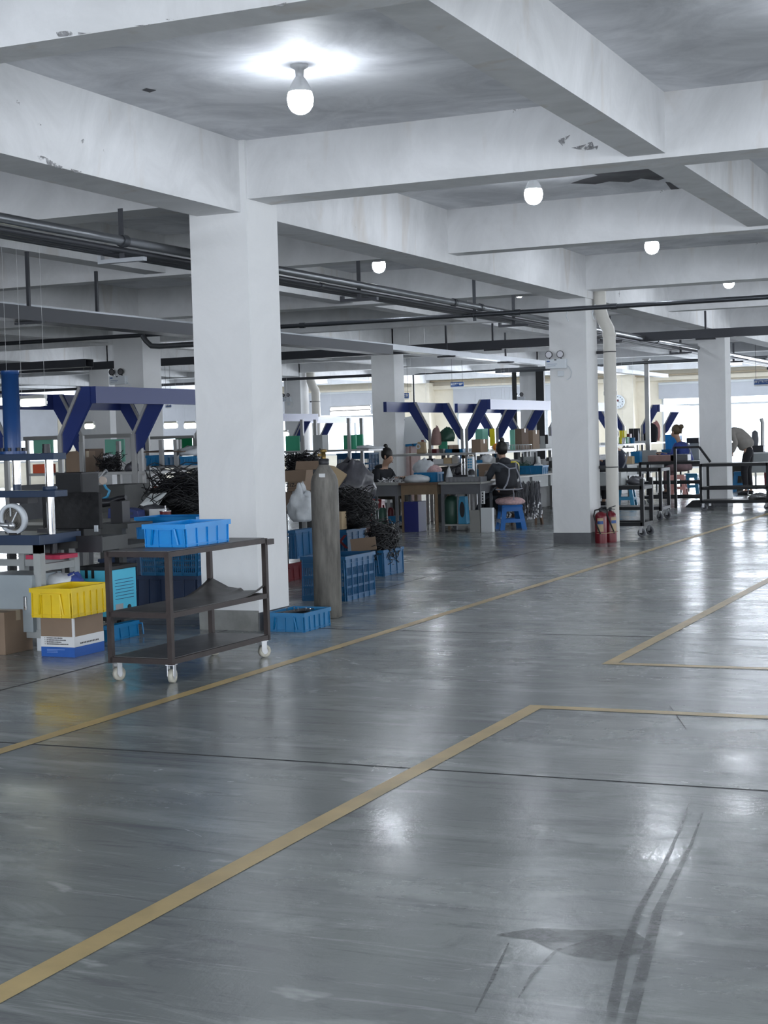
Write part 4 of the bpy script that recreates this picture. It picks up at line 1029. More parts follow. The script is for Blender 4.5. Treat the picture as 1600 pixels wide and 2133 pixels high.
# crates stacked on the floor behind the trolley
cs = [fit(293, 1077, 445, 1140, 12.0, .42), fit(300, 1140, 445, 1200, 12.0, .42), fit(286, 1200, 445, 1290, 12.0, .42)]
zA, zB, zC = cs[2][1]+cs[2][3], cs[1][1]+cs[1][3], cs[0][1]+cs[0][3]
xc = cs[1][0]
crate(.64, .44, zA, 'crd', 'deep blue crate at the bottom of the stack behind the trolley', (xc-.02, 12.22, 0), 0, ribs=(5, 3), taper=.97, handle=False)
crate(.62, .42, zB-zA, 'crm', 'mid blue vented crate seen through the near trolley', (xc, 12.22, zA), 0, vents=True, ribs=(4, 3), handle=False)
crate(.64, .44, zC-zB, 'crl', 'bright blue crate on top of the stack behind the trolley', (xc-.01, 12.22, zB), 0, ribs=(4, 3), handle=False)
fcrate(205, 1165, 300, 1240, 13.7, .4, 'crd', 'dark blue crate in the shade left of the vented crate', z=0, ribs=(4, 3))
slab_box('low_board', 'dark wooden board leaning low under the desk', 'board', 205, 1150, 300, 1160, 13.4, .1, 'wood', z=.44)

# ------ gas cylinder, floor crates
p = at(672, 1290, z=0)
t = thing('gas_cylinder', 'tall worn grey gas cylinder standing right of the first column', 'gas cylinder', (p.x, p.y+.11, 0))
rb = .113; zt = at(672, 968, y=p.y+.11).z
MB().lathe([(.085, 0), (rb, .012), (rb, zt-.17), (rb*.97, zt-.13), (rb*.86, zt-.09), (rb*.62, zt-.045), (.045, zt-.01), (.04, zt)], 36).build('cylinder_body', 'steelg', t)
MB().lathe([(.04, zt), (.043, zt+.005), (.043, zt+.045), (.03, zt+.05)], 20).build('neck_ring', 'tool', t)
MB().lathe([(.018, zt+.05), (.018, zt+.10), (.028, zt+.10), (.028, zt+.12), (.01, zt+.125)], 14).bx(-.05, 0, -.012, .012, zt+.07, zt+.09).build('valve', 'brass', t)
MB().bx(.0, .055, -.5*rb*1.75, -.5*rb*1.7, zt-.10, zt-.07).build('sticker', 'white', t)
m = MB(); rd = random.Random(2)
fl, fc, fr = at(556, 1316, z=0), at(634, 1317, z=0), at(683, 1303, z=0)
fw = fc.x-fl.x; fd = fr.y-fc.y
t = crate(fw+.03, fd+.05, .145, 'crm', 'shallow blue crate of black parts on the floor before the gas cylinder', ((fl.x+fc.x)/2, fc.y+fd/2, 0), 0, ribs=(4, 5), taper=.95)
simple('black_brackets', 'black bracket parts with shiny screws lying in the shallow floor crate', 'parts', ((fl.x+fc.x)/2-.02, fc.y+fd*.45, .012), 'blk',
       lambda b: (b.bx(-.13, .12, -.17, .16, 0, .11), [b.beam((-.12+.02*k, -.16, .115+.006*(k % 3)), (-.02+.02*k, .16, .12+.006*(k % 2)), .016, .008) for k in range(6)]))
for k in range(5):
    o = simple('screw', 'shiny screw head standing on the black brackets in the floor crate', 'screw', ((fl.x+fc.x)/2-.10+.05*k, fc.y+fd*.5+.03*(k % 2), .145), 'chrome', lambda b: b.cyl((0, 0, -.012), .004, .02, 8).cyl((0, 0, .008), .008, .006, 8), 'screws in the floor crate')
def floor_crate(lx, ly, cx_, cy_, rx_, ry_, ht, m, label, **k):
    l, c, r = at(lx, ly, z=0), at(cx_, cy_, z=0), at(rx_, ry_, z=0)
    w = c.x-l.x; d = max(.3, r.y-c.y)
    return crate(w, d, ht, m, label, (l.x+w/2, c.y+d/2, 0), 0, **k), (l.x+w/2, c.y+d/2, w, d)
_, bc = floor_crate(629, 1251, 722, 1253, 767, 1237, .40, 'crb', 'tall blue vented crate partly behind the gas cylinder', vents=True, ribs=(3, 5), taper=.97, handle=False)
_, sc = floor_crate(748, 1202, 800, 1201, 832, 1191, .275, 'crb', 'blue crate heaped with black cables right of the tall vented crate', ribs=(3, 3), taper=.95)
cable_heap('bristling heap of black cables in the blue crate near the aisle', (sc[0], sc[1], .1), (sc[2]*1.12, sc[3]*1.0, .42), 60, .008, 41)
simple('cardboard_flap', 'small pale cardboard flap leaning at the heap in the crate', 'cardboard', (sc[0]-.09, sc[1]-sc[3]/2-.025, .27), 'carton', lambda b: b.box((0, 0, .07), (.29, .008, .135), Matrix.Rotation(-.1, 4, 'Y')))
Yk = 15.6
fcrate(600, 1105, 660, 1180, 14.3, .5, 'crb', 'blue crate on the red crate just right of the first column', z=.24, ribs=(3, 3))
fcrate(600, 1176, 632, 1226, 14.35, .45, 'redd', 'dull red crate under a blue crate beside the first column', z=0, ribs=(3, 3))
t = fcrate(686, 1104, 762, 1200, 15.3, .5, 'crb', 'tall blue crate marked K behind the gas cylinder', z=0, ribs=(3, 3))
kz = at(712, 1130, y=15.28)
letters('K', .20, (kz.x-t.location.x, -.262, kz.z-t.location.z), 'redd', 0, t, bold=.004)
cable_heap('tall heap of black cables behind the gas cylinder', (at(728, 1100, y=15.6).x, 15.68, at(724, 1104, y=15.3).z), (.52, .42, .42), 60, .009, 51)
ktop = at(724, 1104, y=15.3).z
fcarton(690, 1066, 722, 1105, 15.36, .12, 'cartonl', 'pale upright cardboard piece between cylinder and cable heap', z=ktop, tape=False)
simple('plastic_bag', 'white crumpled plastic bag beside the first column on a blue crate', 'bag', (at(630, 1112, y=14.5).x, 14.5, .615), 'bag', lambda b: b.lump((0, 0, 0), (.24, .2, .34), 61, 26, .34))
# open carton stack
table('low dark stand under the cardboard boxes beyond the first column', at(586, 1066, y=16.2).x, at(656, 1066, y=16.2).x, 16.15, 16.65, .64, 'tool', 'desk', apron=0, name='low_stand', cat='stand')
for k, dx in enumerate((-.2, .2)):
    pass
fcarton(595, 1024, 652, 1066, 16.2, .4, 'cartond', 'plain lower cardboard box beyond the first column', z=.64, tape=False)
zz = at(620, 1024, y=16.2).z
t = fcarton(599, 980, 652, 1023, 16.22, .35, 'carton', 'open cardboard box with stamped marks on top of the plain one', z=zz+.0, open_=True)
hh = at(620, 980, y=16.2).z-zz
wv = .12
MB().add([(-.16, -.178, hh), (.17, -.178, hh), (.165, -.212, hh-.125), (-.155, -.212, hh-.13)], [(0, 1, 2, 3)]).build('front_flap', 'carton', t)
MB().add([(-.15, .17, hh), (.15, .17, hh), (.15, .2, hh+.10), (-.15, .2, hh+.10)], [(0, 1, 2, 3)]).build('rear_flap', 'carton', t)
letters('Z1Z-1', .062, (-.02, -.178, .072), 'print', 0, t, bold=.001)
MB().bx(-.12, .09, -.1785, -.178, .03, .033).bx(-.12, .09, -.1785, -.178, .12, .123).bx(-.12, -.117, -.1785, -.178, .03, .123).bx(.087, .09, -.1785, -.178, .03, .123).build('stamp_border', 'print', t)
# bag bulging behind cylinder
simple('rubbish_bag', 'big translucent grey bag bulging behind the gas cylinder', 'bag', (at(718, 1050, y=17.5).x, 17.7, .66), 'bagg', lambda b: b.lump((0, 0, 0), (.55, .5, .50), 71, 28, .22))
table('low dark table beyond the crates under the grey bag', at(690, 1100, y=17.6).x, at(757, 1100, y=17.6).x, 17.3, 18.1, .66, 'desk', 'desk', apron=0)
simple('cardboard_flap', 'pale cardboard flap sticking out right of the gas cylinder', 'cardboard', (at(700, 1040, y=15.4).x, 15.35, .86), 'cartonl', lambda b: b.add([(-.1, 0, .0), (.02, -.0, .02), (.16, 0, .19), (.15, .03, .21), (.0, .04, .30), (-.1, .04, .32)], [(0, 1, 2, 3, 4, 5)]))
# stack of dark blue crates behind
for k in range(3):
    z0 = .0+k*.40
    crate(.62, .45, .40, 'crb', ['blue vented crate behind the seated woman, lowest of the stack', 'blue vented crate behind the seated woman, middle of the stack', 'blue vented crate behind the seated woman, top of the stack'][k], (at(737, 1000, y=24.9).x, 25.1, z0), 0, vents=True, ribs=(4, 3), handle=False, taper=.98)
shelf_rack('aluminium shelf rail behind the gas cylinder with green boards above', at(570, 945, y=20.5).x, at(768, 940, y=20.5).x, 20.5, .5, (1.30,), 1.75, posts=(-.3, .45))
slab_box('green_board', 'green board right beside the first column above the shelf rail', 'board', 595, 908, 625, 932, 20.6, .03, 'green', z=1.30, bevel=0)
slab_box('green_board', 'green board before the bright window behind the seated woman', 'board', 716, 906, 743, 928, 20.6, .03, 'green', z=1.30, bevel=0)
slab_box('green_board', 'green board overlapping the other one, nearer the middle column', 'board', 741, 905, 757, 927, 20.9, .03, 'green', z=1.30, bevel=0)
cable_heap('black parts heap on the lower bench right of the first column', (at(625, 965, y=20.2).x, 20.3, 1.02), (.6, .4, .17), 20, .012, 81)
table('grey bench right of the first column beneath the shelf rail', at(585, 1000, y=20.1).x, at(700, 1000, y=20.1).x, 20.0, 20.9, 1.02, 'desk2', 'desk', apron=.1)
slab_box('sheet_stack', 'grey upright stack of wrapped sheets above the gas cylinder valve', 'sheets', 652, 906, 684, 937, 20.7, .2, 'mgrey', z=1.30)
simple('film_heap', 'flattened grey film heap on the rail before the bright window', 'bag', (at(762, 930, y=20.6).x-.05, 20.75, 1.30), 'bag', lambda b: b.lump((0, 0, 0), (.45, .3, .05), 83))
# ---------------------------------------------------------------- middle: the two tables with the seated women
TY = 22.2
def xa(px, Y): return at(px, 1000, y=Y).x
table('grey steel table before the woman in the black hoodie', xa(746, TY), xa(829, TY), TY, TY+.62, .75, 'dtop', 'desk2', apron=.17, shelf=.11)
table('brown wooden table with light legs between the two grey tables', xa(829.5, TY), xa(912, TY), TY, TY+.62, .75, 'wood', 'woodl', apron=.15)
table('grey steel table holding the flat tray beside the woman on the blue stool', xa(912.5, TY), xa(1002, TY), TY, TY+.62, .75, 'dtop', 'desk2', apron=.15, shelf=.11)
fcarton(842, 1045, 888, 1108, TY-.0, .32, 'pnavy', 'tall dark blue carton under the wooden table', z=0, tape=False)
o = bpy.data.objects['cardboard_box.%03d' % 0] if False else None
simple('carafe', 'dark green insulated jug under the left grey table', 'jug', (xa(795, 22.5), 22.5, .11), 'greenk', lambda b: (b.lathe([(.065, 0), (.068, .02), (.062, .22), (.045, .25)], 16), b.tube([(-.06, 0, .21), (-.10, 0, .20), (-.11, 0, .12), (-.10, 0, .04), (-.06, 0, .05)], .010, 6)))
simple('flask', 'red flask beside the dark green jug under the left grey table', 'flask', (xa(807, 22.5), 22.6, .11), 'redd', lambda b: b.lathe([(.05, 0), (.052, .2), (.04, .24), (.02, .25)], 14))
simple('small_bin', 'small blue tub under the right side of the left grey table', 'tub', (xa(819, 22.5), 22.55, .11), 'crm', lambda b: b.box((0, 0, .06), (.16, .16, .12), top=1.1))
simple('jerrycan', 'dull green canister under the right grey table', 'canister', (xa(940, 22.5), 22.5, .11), 'greenk', lambda b: b.lathe([(.11, 0), (.13, .05), (.13, .33), (.09, .41), (.04, .43)], 18))
t = thing('heater', 'slanted pale teal machine with dark oval window under the right grey table', 'machine', (xa(962, 22.35), 22.4, .11))
MB().box((0, 0, .21), (.15, .14, .42), top=.72).build('casing', 'stoolb', t, .01)
MB().lathe([(.001, 0), (.04, 0), (.04, .004)], 20, Matrix.Translation((.0, -.068, .22)) @ Matrix.Rotation(pi/2, 4, 'X') @ Matrix.Diagonal((1, 3, 1, 1))).build('window', 'tool', t)
MB().bx(-.075, -.06, -.085, -.07, 0, .43).build('edge_strip', 'chrome', t)
simple('panel_box', 'pale upright box under the right grey table, next to its leg', 'box', (xa(985, 22.1), 22.17, 0), 'dtop', lambda b: b.bx(-.08, .08, -.03, .03, 0, .33))
simple('panel_box', 'pale upright box standing right of the grey table leg', 'box', (xa(1009, 22.1), 22.2, 0), 'paper', lambda b: b.bx(-.09, .09, -.05, .05, 0, .36))
t = thing('power_strip', 'white power strip hung on the leg of the right grey table', 'power strip', (xa(999, 22.1)+.02, TY-.02, .42)); MB().bx(-.025, .025, -.02, .015, 0, .19).build('strip_body', 'white', t)
m = MB()
for k in range(4): m.bx(-.01, .01, -.0215, -.02, .02+k*.042, .045+k*.042)
m.build('sockets', 'tool', t)
# on the tables
m = MB(); rd = random.Random(5)
for k in range(150):
    a = rd.uniform(0, 2*pi); r = rd.uniform(0, 1)**.5; x, y = r*cos(a)*.27, r*sin(a)*.2; z = rd.uniform(.005, .03+.10*(1-r))
    m.beam((x, y, z), (x+rd.uniform(-.04, .04), y+rd.uniform(-.04, .04), z+rd.uniform(-.01, .03)), .012, .006)
o = m.build('metal_clips', 'clip', loc=(xa(818, 22.4), 22.48, .752)); tag(o, 'heap of shiny metal clips on the table before the woman in the hoodie', 'clips'); o['kind'] = 'stuff'
simple('plastic_bag', 'flat pale knotted bag on the wooden table', 'bag', (xa(868, 22.4), 22.42, .75), 'bag', lambda b: b.lump((0, 0, 0), (.42, .3, .12), 15, 20, .12))
fcrate(862, 984, 925, 1003, 22.5, .28, 'crm', 'blue crate with bags in it on the tables between the two women', z=.75, ribs=(4, 2), handle=False)
simple('plastic_bag', 'white knotted plastic bag peaking from the blue crate between the women', 'bag', (xa(880, 22.6)+.0, 22.68, .86), 'bag', lambda b: b.lump((0, 0, 0), (.32, .2, .24), 16, 20, .3))
simple('plastic_bag', 'pinkish plastic bag beside the white one in the blue crate', 'bag', (xa(900, 22.6), 22.68, .86), 'pinkc', lambda b: b.lump((0, 0, 0), (.26, .2, .15), 17, 18, .25))
simple('plastic_bag', 'clear narrow bag hanging over the right end of the blue crate', 'bag', (xa(936, 22.5), 22.5, .75), 'bag', lambda b: b.lump((0, 0, 0), (.1, .15, .22), 18, 14, .2))
t = thing('parts_tray', 'flat grey slotted tray on the right grey table', 'tray', (xa(966, 22.25), 22.36, .75))
w = xa(1004, 22.25)-xa(931, 22.25)
MB().bx(-w/2, w/2, -.14, .14, 0, .075).build('tray_body', 'desk2', t, .003)
m = MB()
for k in range(26): m.bx(-w/2+.01+k*w/27, -w/2+.016+k*w/27, -.143, -.14, .008, .07)
m.build('slats', 'zinc', t)
# small presses on the right table
t = thing('bench_press', 'small black and chrome hand press behind the grey tray', 'machine', (xa(962, 22.7), 22.66, .75))
MB().box((0, 0, .05), (.28, .2, .10), top=.8).build('base', 'tool', t, .01)
for dx in (.02, .07): MB().cyl((dx, 0, .1), .012, .25, 10).build('rod', 'chrome', t)
MB().lathe([(.02, 0), (.06, .03), (.045, .09), (.02, .12)], 14, Matrix.Translation((-.05, 0, .1))).build('die', 'tool', t)
MB().tube([(-.2, 0, .06), (-.14, 0, .2), (0, 0, .26), (.06, 0, .3)], .010, 8).build('lever', 'tool', t)
t = thing('counter_unit', 'upright unit with teal keys behind the grey tray', 'machine', (xa(984, 22.75), 22.7, .75))
MB().bx(-.05, .05, -.04, .04, 0, .38).build('casing', 'emw', t, .01)
m = MB()
for a in range(2):
    for b in range(4): m.bx(-.035+a*.04, -.005+a*.04, -.043, -.04, .2+b*.04, .225+b*.04)
m.build('keys', 'stoolb', t)
MB().lathe([(.05, 0), (.055, .05), (.03, .08)], 14, Matrix.Translation((.03, -.06, .1))).build('motor', 'tool', t)
simple('carton_piece', 'upright brown carton behind the seated woman in the charcoal vest', 'box', (xa(1008, 23.4), 23.6, .75), 'carton', lambda b: b.bx(-.13, .10, -.08, .08, 0, .24))
table('plain dark table behind the right grey table', xa(935, 23.3), xa(1012, 23.3), 23.3, 24.0, .75, 'dtop', 'desk', apron=.1)

# ------ the long assembly line
labs = ['pale topped bench right behind the woman in the charcoal vest, with grey drawers', 'pale topped bench hidden behind the column with the downpipe', 'pale topped bench right of the cream downpipe', 'farthest bench, before the woman in blue']
for k, (a, b) in enumerate(((24.45, 27.5), (27.55, 30.6), (30.65, 33.6), (33.65, 37.6))):
    t = table(labs[k], -9.35, -8.47, a, b, .75, 'dtop', 'mgrey', apron=0, drawers=0)
    for j in range(3):
        y0 = -(b-a)/2+.1+j*(b-a)/3
        o = MB().bx(.0, .43, y0, y0+(b-a)/3-.15, .53, .72).build('drawer', 'mgrey', t)
        MB().bx(.43, .44, y0+.3, y0+.42, .62, .635).build('handle', 'zinc', o)
def linesh(label, x0, x1, y0, y1, z, posts):
    t = thing('shelf_rack', label, 'shelf', ((x0+x1)/2, y0, 0)); w = x1-x0
    MB().bx(-w/2, w/2, 0, y1-y0, z-.035, z).build('shelf_board', 'alus', t)
    for px in (-w/2+.03, w/2-.03):
        for q in posts: MB().bx(px-.02, px+.02, q-.02, q+.02, 0, z-.035).build('post', 'alu', t)
    return t
linesh('aluminium shelf over the middle bench behind the two women', -10.75, -9.1, 24.5, 30.5, 1.165, (.05, 2.9, 5.9))
linesh('lower aluminium shelf below the middle one, behind the blue crate of bags', -10.0, -9.15, 24.45, 27.5, .99, (.02, 2.9))
linesh('aluminium shelf right of the cream downpipe', -9.95, -9.15, 31.0, 38.3, 1.165, (.05, 3.5, 7.2))
BX = 1.166
fcarton(982, 915, 1016, 937, 24.7, .35, 'carton', 'brown cardboard box on the middle shelf left of the knit hat', z=BX)
fcarton(1072, 893, 1101, 930, 27.4, .4, 'cartond', 'large dark cardboard box on the shelf behind the knit hat', z=BX)
fcarton(1098, 896, 1124, 931, 27.9, .4, 'carton', 'large brown cardboard box beside the dark one on the middle shelf', z=BX)
t = fcarton(1124, 908, 1150, 931, 28.9, .4, 'mgrey', 'grey appliance with two dark slots on the shelf beside the column', z=BX, tape=False, name='appliance')
for dx in (-.08, .08): MB().bx(dx-.03, dx+.03, -.203, -.2, .08, .26).build('slot', 'tool', t)
slab_box('green_board', 'pale green board leaning left of the large dark cardboard box', 'board', 1062, 895, 1073, 924, 27.2, .03, 'greenl', z=BX, bevel=0)
slab_box('green_box', 'mint green box on the middle shelf above the brown cardboard box', 'box', 990, 893, 1017, 914, 26.5, .3, 'greenl', z=BX)
slab_box('green_board', 'deep green board behind the left posts of the middle shelf', 'board', 915, 900, 932, 927, 25.5, .03, 'green', z=BX, bevel=0)
slab_box('green_board', 'deep green board behind the blue bin right of the middle column', 'board', 842, 903, 872, 930, 30.0, .03, 'green', z=at(850, 930, y=29.6).z, bevel=0)
slab_box('paper_sheet', 'yellow sheet hanging above the knit hat', 'paper', 1020, 893, 1031, 914, 27.2, .01, 'yellow2', z=BX+.08, bevel=0)
simple('orange', 'round orange on the shelf right of the knit hat', 'fruit', (xa(1049, 25.6), 25.3, BX+.075), 'orange2', lambda b: b.ball((0, 0, 0), .075, (1, 1, .9)))
t = thing('wire_basket', 'low wire basket on the shelf right of the orange', 'basket', (xa(1070, 25.6), 25.9, BX))
m = MB()
for z in (.005, .1): m.tube([(-.2, -.12, z), (.2, -.12, z), (.2, .12, z), (-.2, .12, z)], .006, 6, closed=True)
for k in range(9): m.tube([(-.2+.05*k, -.12, .1), (-.2+.05*k, -.12, .005), (-.2+.05*k, .12, .005), (-.2+.05*k, .12, .1)], .004, 5)
m.build('wire_frame', 'zinc', t)
t = thing('detergent_jug', 'yellowish jug with a handle on the left end of the middle shelf', 'jug', (xa(878, 24.8), 24.85, BX))
MB().box((0, 0, .10), (.17, .1, .20), top=.8).build('jug_body', 'cartonl', t, .02); MB().cyl((0.02, 0, .2), .025, .03, 10).build('cap', 'redd', t); MB().torus((-.045, -.05, .12), .035, .012, 14, 6, Matrix.Rotation(pi/2, 4, 'X')).build('grip', 'emw', t)
simple('hung_cloth', 'brown and camouflage cloth bundle hanging at the left gantry post', 'cloth', (-9.88, 24.72, 1.30), 'burg', lambda b: b.lump((0, 0, 0), (.18, .15, .30), 91, 18, .2))
simple('hung_cloth', 'dark camouflage cloth bundle right of the brown one', 'cloth', (-9.70, 24.76, 1.36), 'greenk', lambda b: b.lump((0, 0, 0), (.26, .15, .22), 92, 18, .3))
for k, (x, w_, h_, mm, lb) in enumerate(((905, .16, .07, 'redd', 'red and white packet on the left part of the middle shelf'), (945, .3, .06, 'crm', 'low blue box on the shelf left of the gantry post'), (957, .2, .06, 'crm', 'second low blue box beside the gantry posts'))):
    simple('small_box', lb, 'box', (xa(x, 25.2), 25.2, BX), mm, lambda b: b.bx(-w_/2, w_/2, -.06, .06, 0, h_))
# under the shelf: small things on the lower shelf
ls = [(898, .12, .09, 'tool', 'dark small machine head on the lower shelf at left'), (915, .18, .08, 'white', 'white packet on the lower shelf'), (935, .14, .10, 'cartonl', 'pale small box on the lower shelf'),
      (950, .1, .13, 'chrome', 'shiny can on the lower shelf near the gantry post'), (1000, .12, .05, 'crm', 'small blue pack on the lower shelf left of the white cloth'), (1042, .12, .08, 'tool', 'dark small block on the lower shelf by the knit hat')]
for x, w_, h_, mm, lb in ls:
    simple('small_box', lb, 'box', (xa(x, 24.6), 24.62, .99), mm, lambda b: b.bx(-w_/2, w_/2, -.05, .05, 0, h_))
simple('white_cloth', 'white crumpled cloth on the lower shelf left of the knit hat', 'cloth', (xa(1000, 24.6)+.12, 24.62, .99), 'white', lambda b: b.lump((0, 0, 0), (.22, .12, .12), 93))
t = thing('yellow_machine', 'yellow plastic machine cover on the bench right of the charcoal vest', 'machine', (-8.72, 25.05, .75))
MB().prism([(-.14, 0), (-.04, 0), (-.03, .07), (.06, .07), (.07, 0), (.16, 0), (.16, .2), (.10, .25), (-.12, .24), (-.16, .15)], -.09, .09).build('cover', 'yellow2', t, .01)
MB().cyl((.02, -.0, 0), .035, .06, 12).build('spindle', 'tool', t)
crate(.62, .36, .15, 'crm', 'blue crate on the bench left of the column with the downpipe', (-8.72, 26.1, .75), .0, ribs=(6, 3))
simple('white_cloth', 'white bundle in the crate beside the column with the downpipe', 'cloth', (-8.55, 26.15, .80), 'white', lambda b: b.lump((0, 0, 0), (.2, .2, .12), 94))
cable_heap('green and dark scraps filling the blue crate on the bench', (-8.85, 26.1, .78), (.4, .28, .14), 14, .008, 95, m='greenk', core_m='tool')
t = thing('tool_bag', 'grey bag with thick black handle loop hanging under the shelf', 'bag', (-9.0, 27.0, .76)); MB().box((0, 0, .14), (.42, .18, .28), top=.85).build('bag_body', 'mgrey', t, .02)
MB().tube([(-.1, -.1, .34), (-.1, -.1, .2), (-.06, -.1, .12), (.1, -.1, .12), (.14, -.1, .2), (.14, -.1, .36)], .018, 8).build('handle', 'tool', t)
simple('paper_sheet', 'tilted grey sheet behind the shoulder of the charcoal vest', 'paper', (-9.1, 25.3, .95), 'paper', lambda b: b.box((0, 0, 0), (.35, .01, .25), Matrix.Rotation(.5, 4, 'Y')))
for k, (x, y, lb) in enumerate(((1103, 27.2, 'warm glowing bench bulb under the shelf, left of two'), (1118, 27.8, 'warm glowing bench bulb under the shelf, right of two'))):
    pass
for k, (a, b) in enumerate(((24.7, 28.6), (28.7, 32.8), (32.9, 37.4))):  # dark blocks added to stop bright floor light showing through below the shelves
    simple('storage_cabinet', ['dark low cabinet behind the middle bench, nearest part of the line', 'dark low cabinet behind the bench hidden by the column with the downpipe', 'dark low cabinet behind the bench right of the downpipe'][k], 'cabinet', (-9.78, (a+b)/2, 0), 'desk', lambda q: q.bx(-.17, .17, -(b-a)/2, (b-a)/2, 0, .93), bevel=.005)
rd = random.Random(12)
protos = []
for nm, mm, lb, fn in (('parts_bin', 'tool', 'small dark bin in the clutter on the middle assembly line', lambda q: q.box((0, 0, .05), (.16, .2, .10), top=1.15)),
                   ('tin_can', 'zinc', 'small metal can in the clutter on the middle assembly line', lambda q: q.lathe([(.04, 0), (.042, .12), (.03, .14)], 12)),
                   ('paper_stack', 'paper', 'small white paper stack in the clutter on the middle assembly line', lambda q: q.bx(-.1, .1, -.13, .13, 0, .05)),
                   ('hand_punch', 'desk', 'small dark press head in the clutter on the middle assembly line', lambda q: (q.bx(-.06, .06, -.1, .1, 0, .05), q.bx(-.03, .03, .02, .08, .05, .22), q.bx(-.03, .03, -.1, .08, .18, .25))),
                   ('blue_cup', 'crm', 'small blue tub in the clutter on the middle assembly line', lambda q: q.lathe([(.05, 0), (.06, .13)], 12)),
                   ('parts_carton', 'carton', 'small brown carton in the clutter on the middle assembly line', lambda q: q.bx(-.1, .1, -.1, .1, 0, .12))):
    protos.append((nm, mm, lb, fn))
spots = []
for k in range(12): spots.append((rd.uniform(-10.5, -9.9), 25.3+k*.42, BX))
for k in range(26): spots.append((rd.uniform(-9.25, -8.95), 24.9+k*.49, .75))
for k in range(8): spots.append((-9.3, 31.6+k*.75, BX))
for k in range(9): spots.append((rd.uniform(-9.8, -9.6), 24.7+k*.3, .99))
first = {}
for k, sp_ in enumerate(spots):
    nm, mm, lb, fn = protos[rd.randrange(len(protos))]
    if nm not in first:
        first[nm] = simple(nm, lb, {'parts_bin': 'bin', 'tin_can': 'can', 'paper_stack': 'papers', 'hand_punch': 'tool', 'blue_cup': 'tub', 'parts_carton': 'box'}[nm], sp_, mm, fn, 'clutter on the middle assembly line')
    else:
        o = first[nm].copy(); C.objects.link(o); o.location = sp_; o.rotation_euler.z = rd.uniform(-.4, .4)
# left of line: burgundy boxes and bins behind the seated woman
fcarton(838, 930, 853, 1000, 29.6, .5, 'burg', 'tall stack of dusty pink cartons beside the middle column, left one', z=0, tape=False, name='carton_stack')
fcarton(853, 929, 876, 1000, 29.6, .5, 'burg', 'tall stack of dusty pink cartons beside the middle column, right one', z=0, tape=False, name='carton_stack')
zz = at(850, 930, y=29.6).z
simple('tool_bin', 'blue bin with pale bottles on the pink carton stacks', 'bin', (xa(855, 29.7), 29.8, zz), 'crm', lambda b: b.bx(-.2, .2, -.12, .12, 0, .2))
simple('red_bottle', 'red bottle left of the blue bin on the pink carton stacks', 'bottle', (xa(841, 29.7), 29.75, zz), 'red', lambda b: b.lathe([(.045, 0), (.045, .2), (.02, .26)], 12))
simple('wire_hook', 'thin wire hook standing over the blue bin', 'hook', (xa(850, 29.6), 29.65, zz+.0), 'tool', lambda b: b.tube([(.12, 0, .0), (.02, 0, .25), (0, 0, .42), (-.05, 0, .55), (-.12, 0, .52), (-.13, 0, .40)], .009, 6))
simple('white_poster', 'white sheet with a blue mark hanging under the left gantry', 'paper', (xa(868, 27), 27, 1.32), 'paper', lambda b: b.add([(-.25, 0, 0), (.22, 0, .02), (.1, 0, .55), (-.2, 0, .5)], [(0, 1, 2, 3)]))

# draped cable bundle on a low wooden rack
bc = (at(1123, 1085, z=0).x+.12, 24.0)
t = thing('cable_bundle', 'bundle of grey cables with white tips draped over a low rack', 'cables', (bc[0], bc[1], 0))
m = MB(); tips = MB(); rd = random.Random(6)
for k in range(230):
    x0 = rd.uniform(-.25, .25); a = rd.uniform(-1, 1); hh = rd.uniform(.56, .70)
    zb = rd.uniform(.12, .40); xo = a*rd.uniform(.05, .12)+x0*1.25; yo = -rd.uniform(.04, .26)
    pts = [(x0*.8, .0, hh-.06), (x0*.9+xo*.05, yo*.4, hh), (x0*.95+xo*.1, yo*.8, hh-.08), (x0+.2*(xo-x0), yo, (hh+zb)/2), (x0+.35*(xo-x0), yo*1.02, zb)]
    m.tube(pts, .0075, 5); e = Vector(pts[-1]); tips.tube([e, e-Vector((0, 0, .03))], .015, 6)
m.build('cables', 'cableg', t)['kind'] = 'stuff'; tips.build('cable_tips', 'clip', t)['kind'] = 'stuff'
MB().beam((-.22, 0, .60), (.22, 0, .60), .05, .05).build('bar', 'wood', t)
for sx in (-1, 1):
    for sy in (-1, 1): MB().beam((sx*.16, sy*.02, .58), (sx*.2, sy*.16, 0), .04, .035).build('leg', 'wood', t)
MB().beam((-.23, .1, .2), (.23, .1, .2), .04, .04).beam((-.23, -.1, .2), (-.22, .1, .2), .04, .04).build('brace', 'wood', t)
stool('red', 'red plastic stool under the woman in the black hoodie', (xa(777, 23.4), 23.45, 0), .2, h=.46)
sp = at(1055, 1104, z=0)
stool('stoold', 'strong blue plastic stool with a pink quilted cushion', (sp.x, sp.y+.2, 0), .55, h=.38, s=.42)
simple('cushion', 'pink quilted cushion on the strong blue stool', 'cushion', (sp.x, sp.y+.2, .38), 'pinkc', lambda b: b.lump((0, 0, 0), (.46, .44, .115), 96, 26, .10))
sp3 = at(1298, 1056, z=0)
stool('stoolb', 'sky blue plastic stool seen right of the cream downpipe', (sp3.x, sp3.y+.18, 0), .1, h=.43, s=.42)
sp4 = at(1410, 1033, z=0); stool('pink', 'pink plastic stool under the woman in blue', (sp4.x, sp4.y+.15, 0), .1, h=.46, s=.40)
sp5 = at(1438, 1029, z=0); stool('stoolb', 'light blue plastic stool right of the pink stool', (sp5.x, sp5.y+.15, 0), .1, h=.46, s=.38)

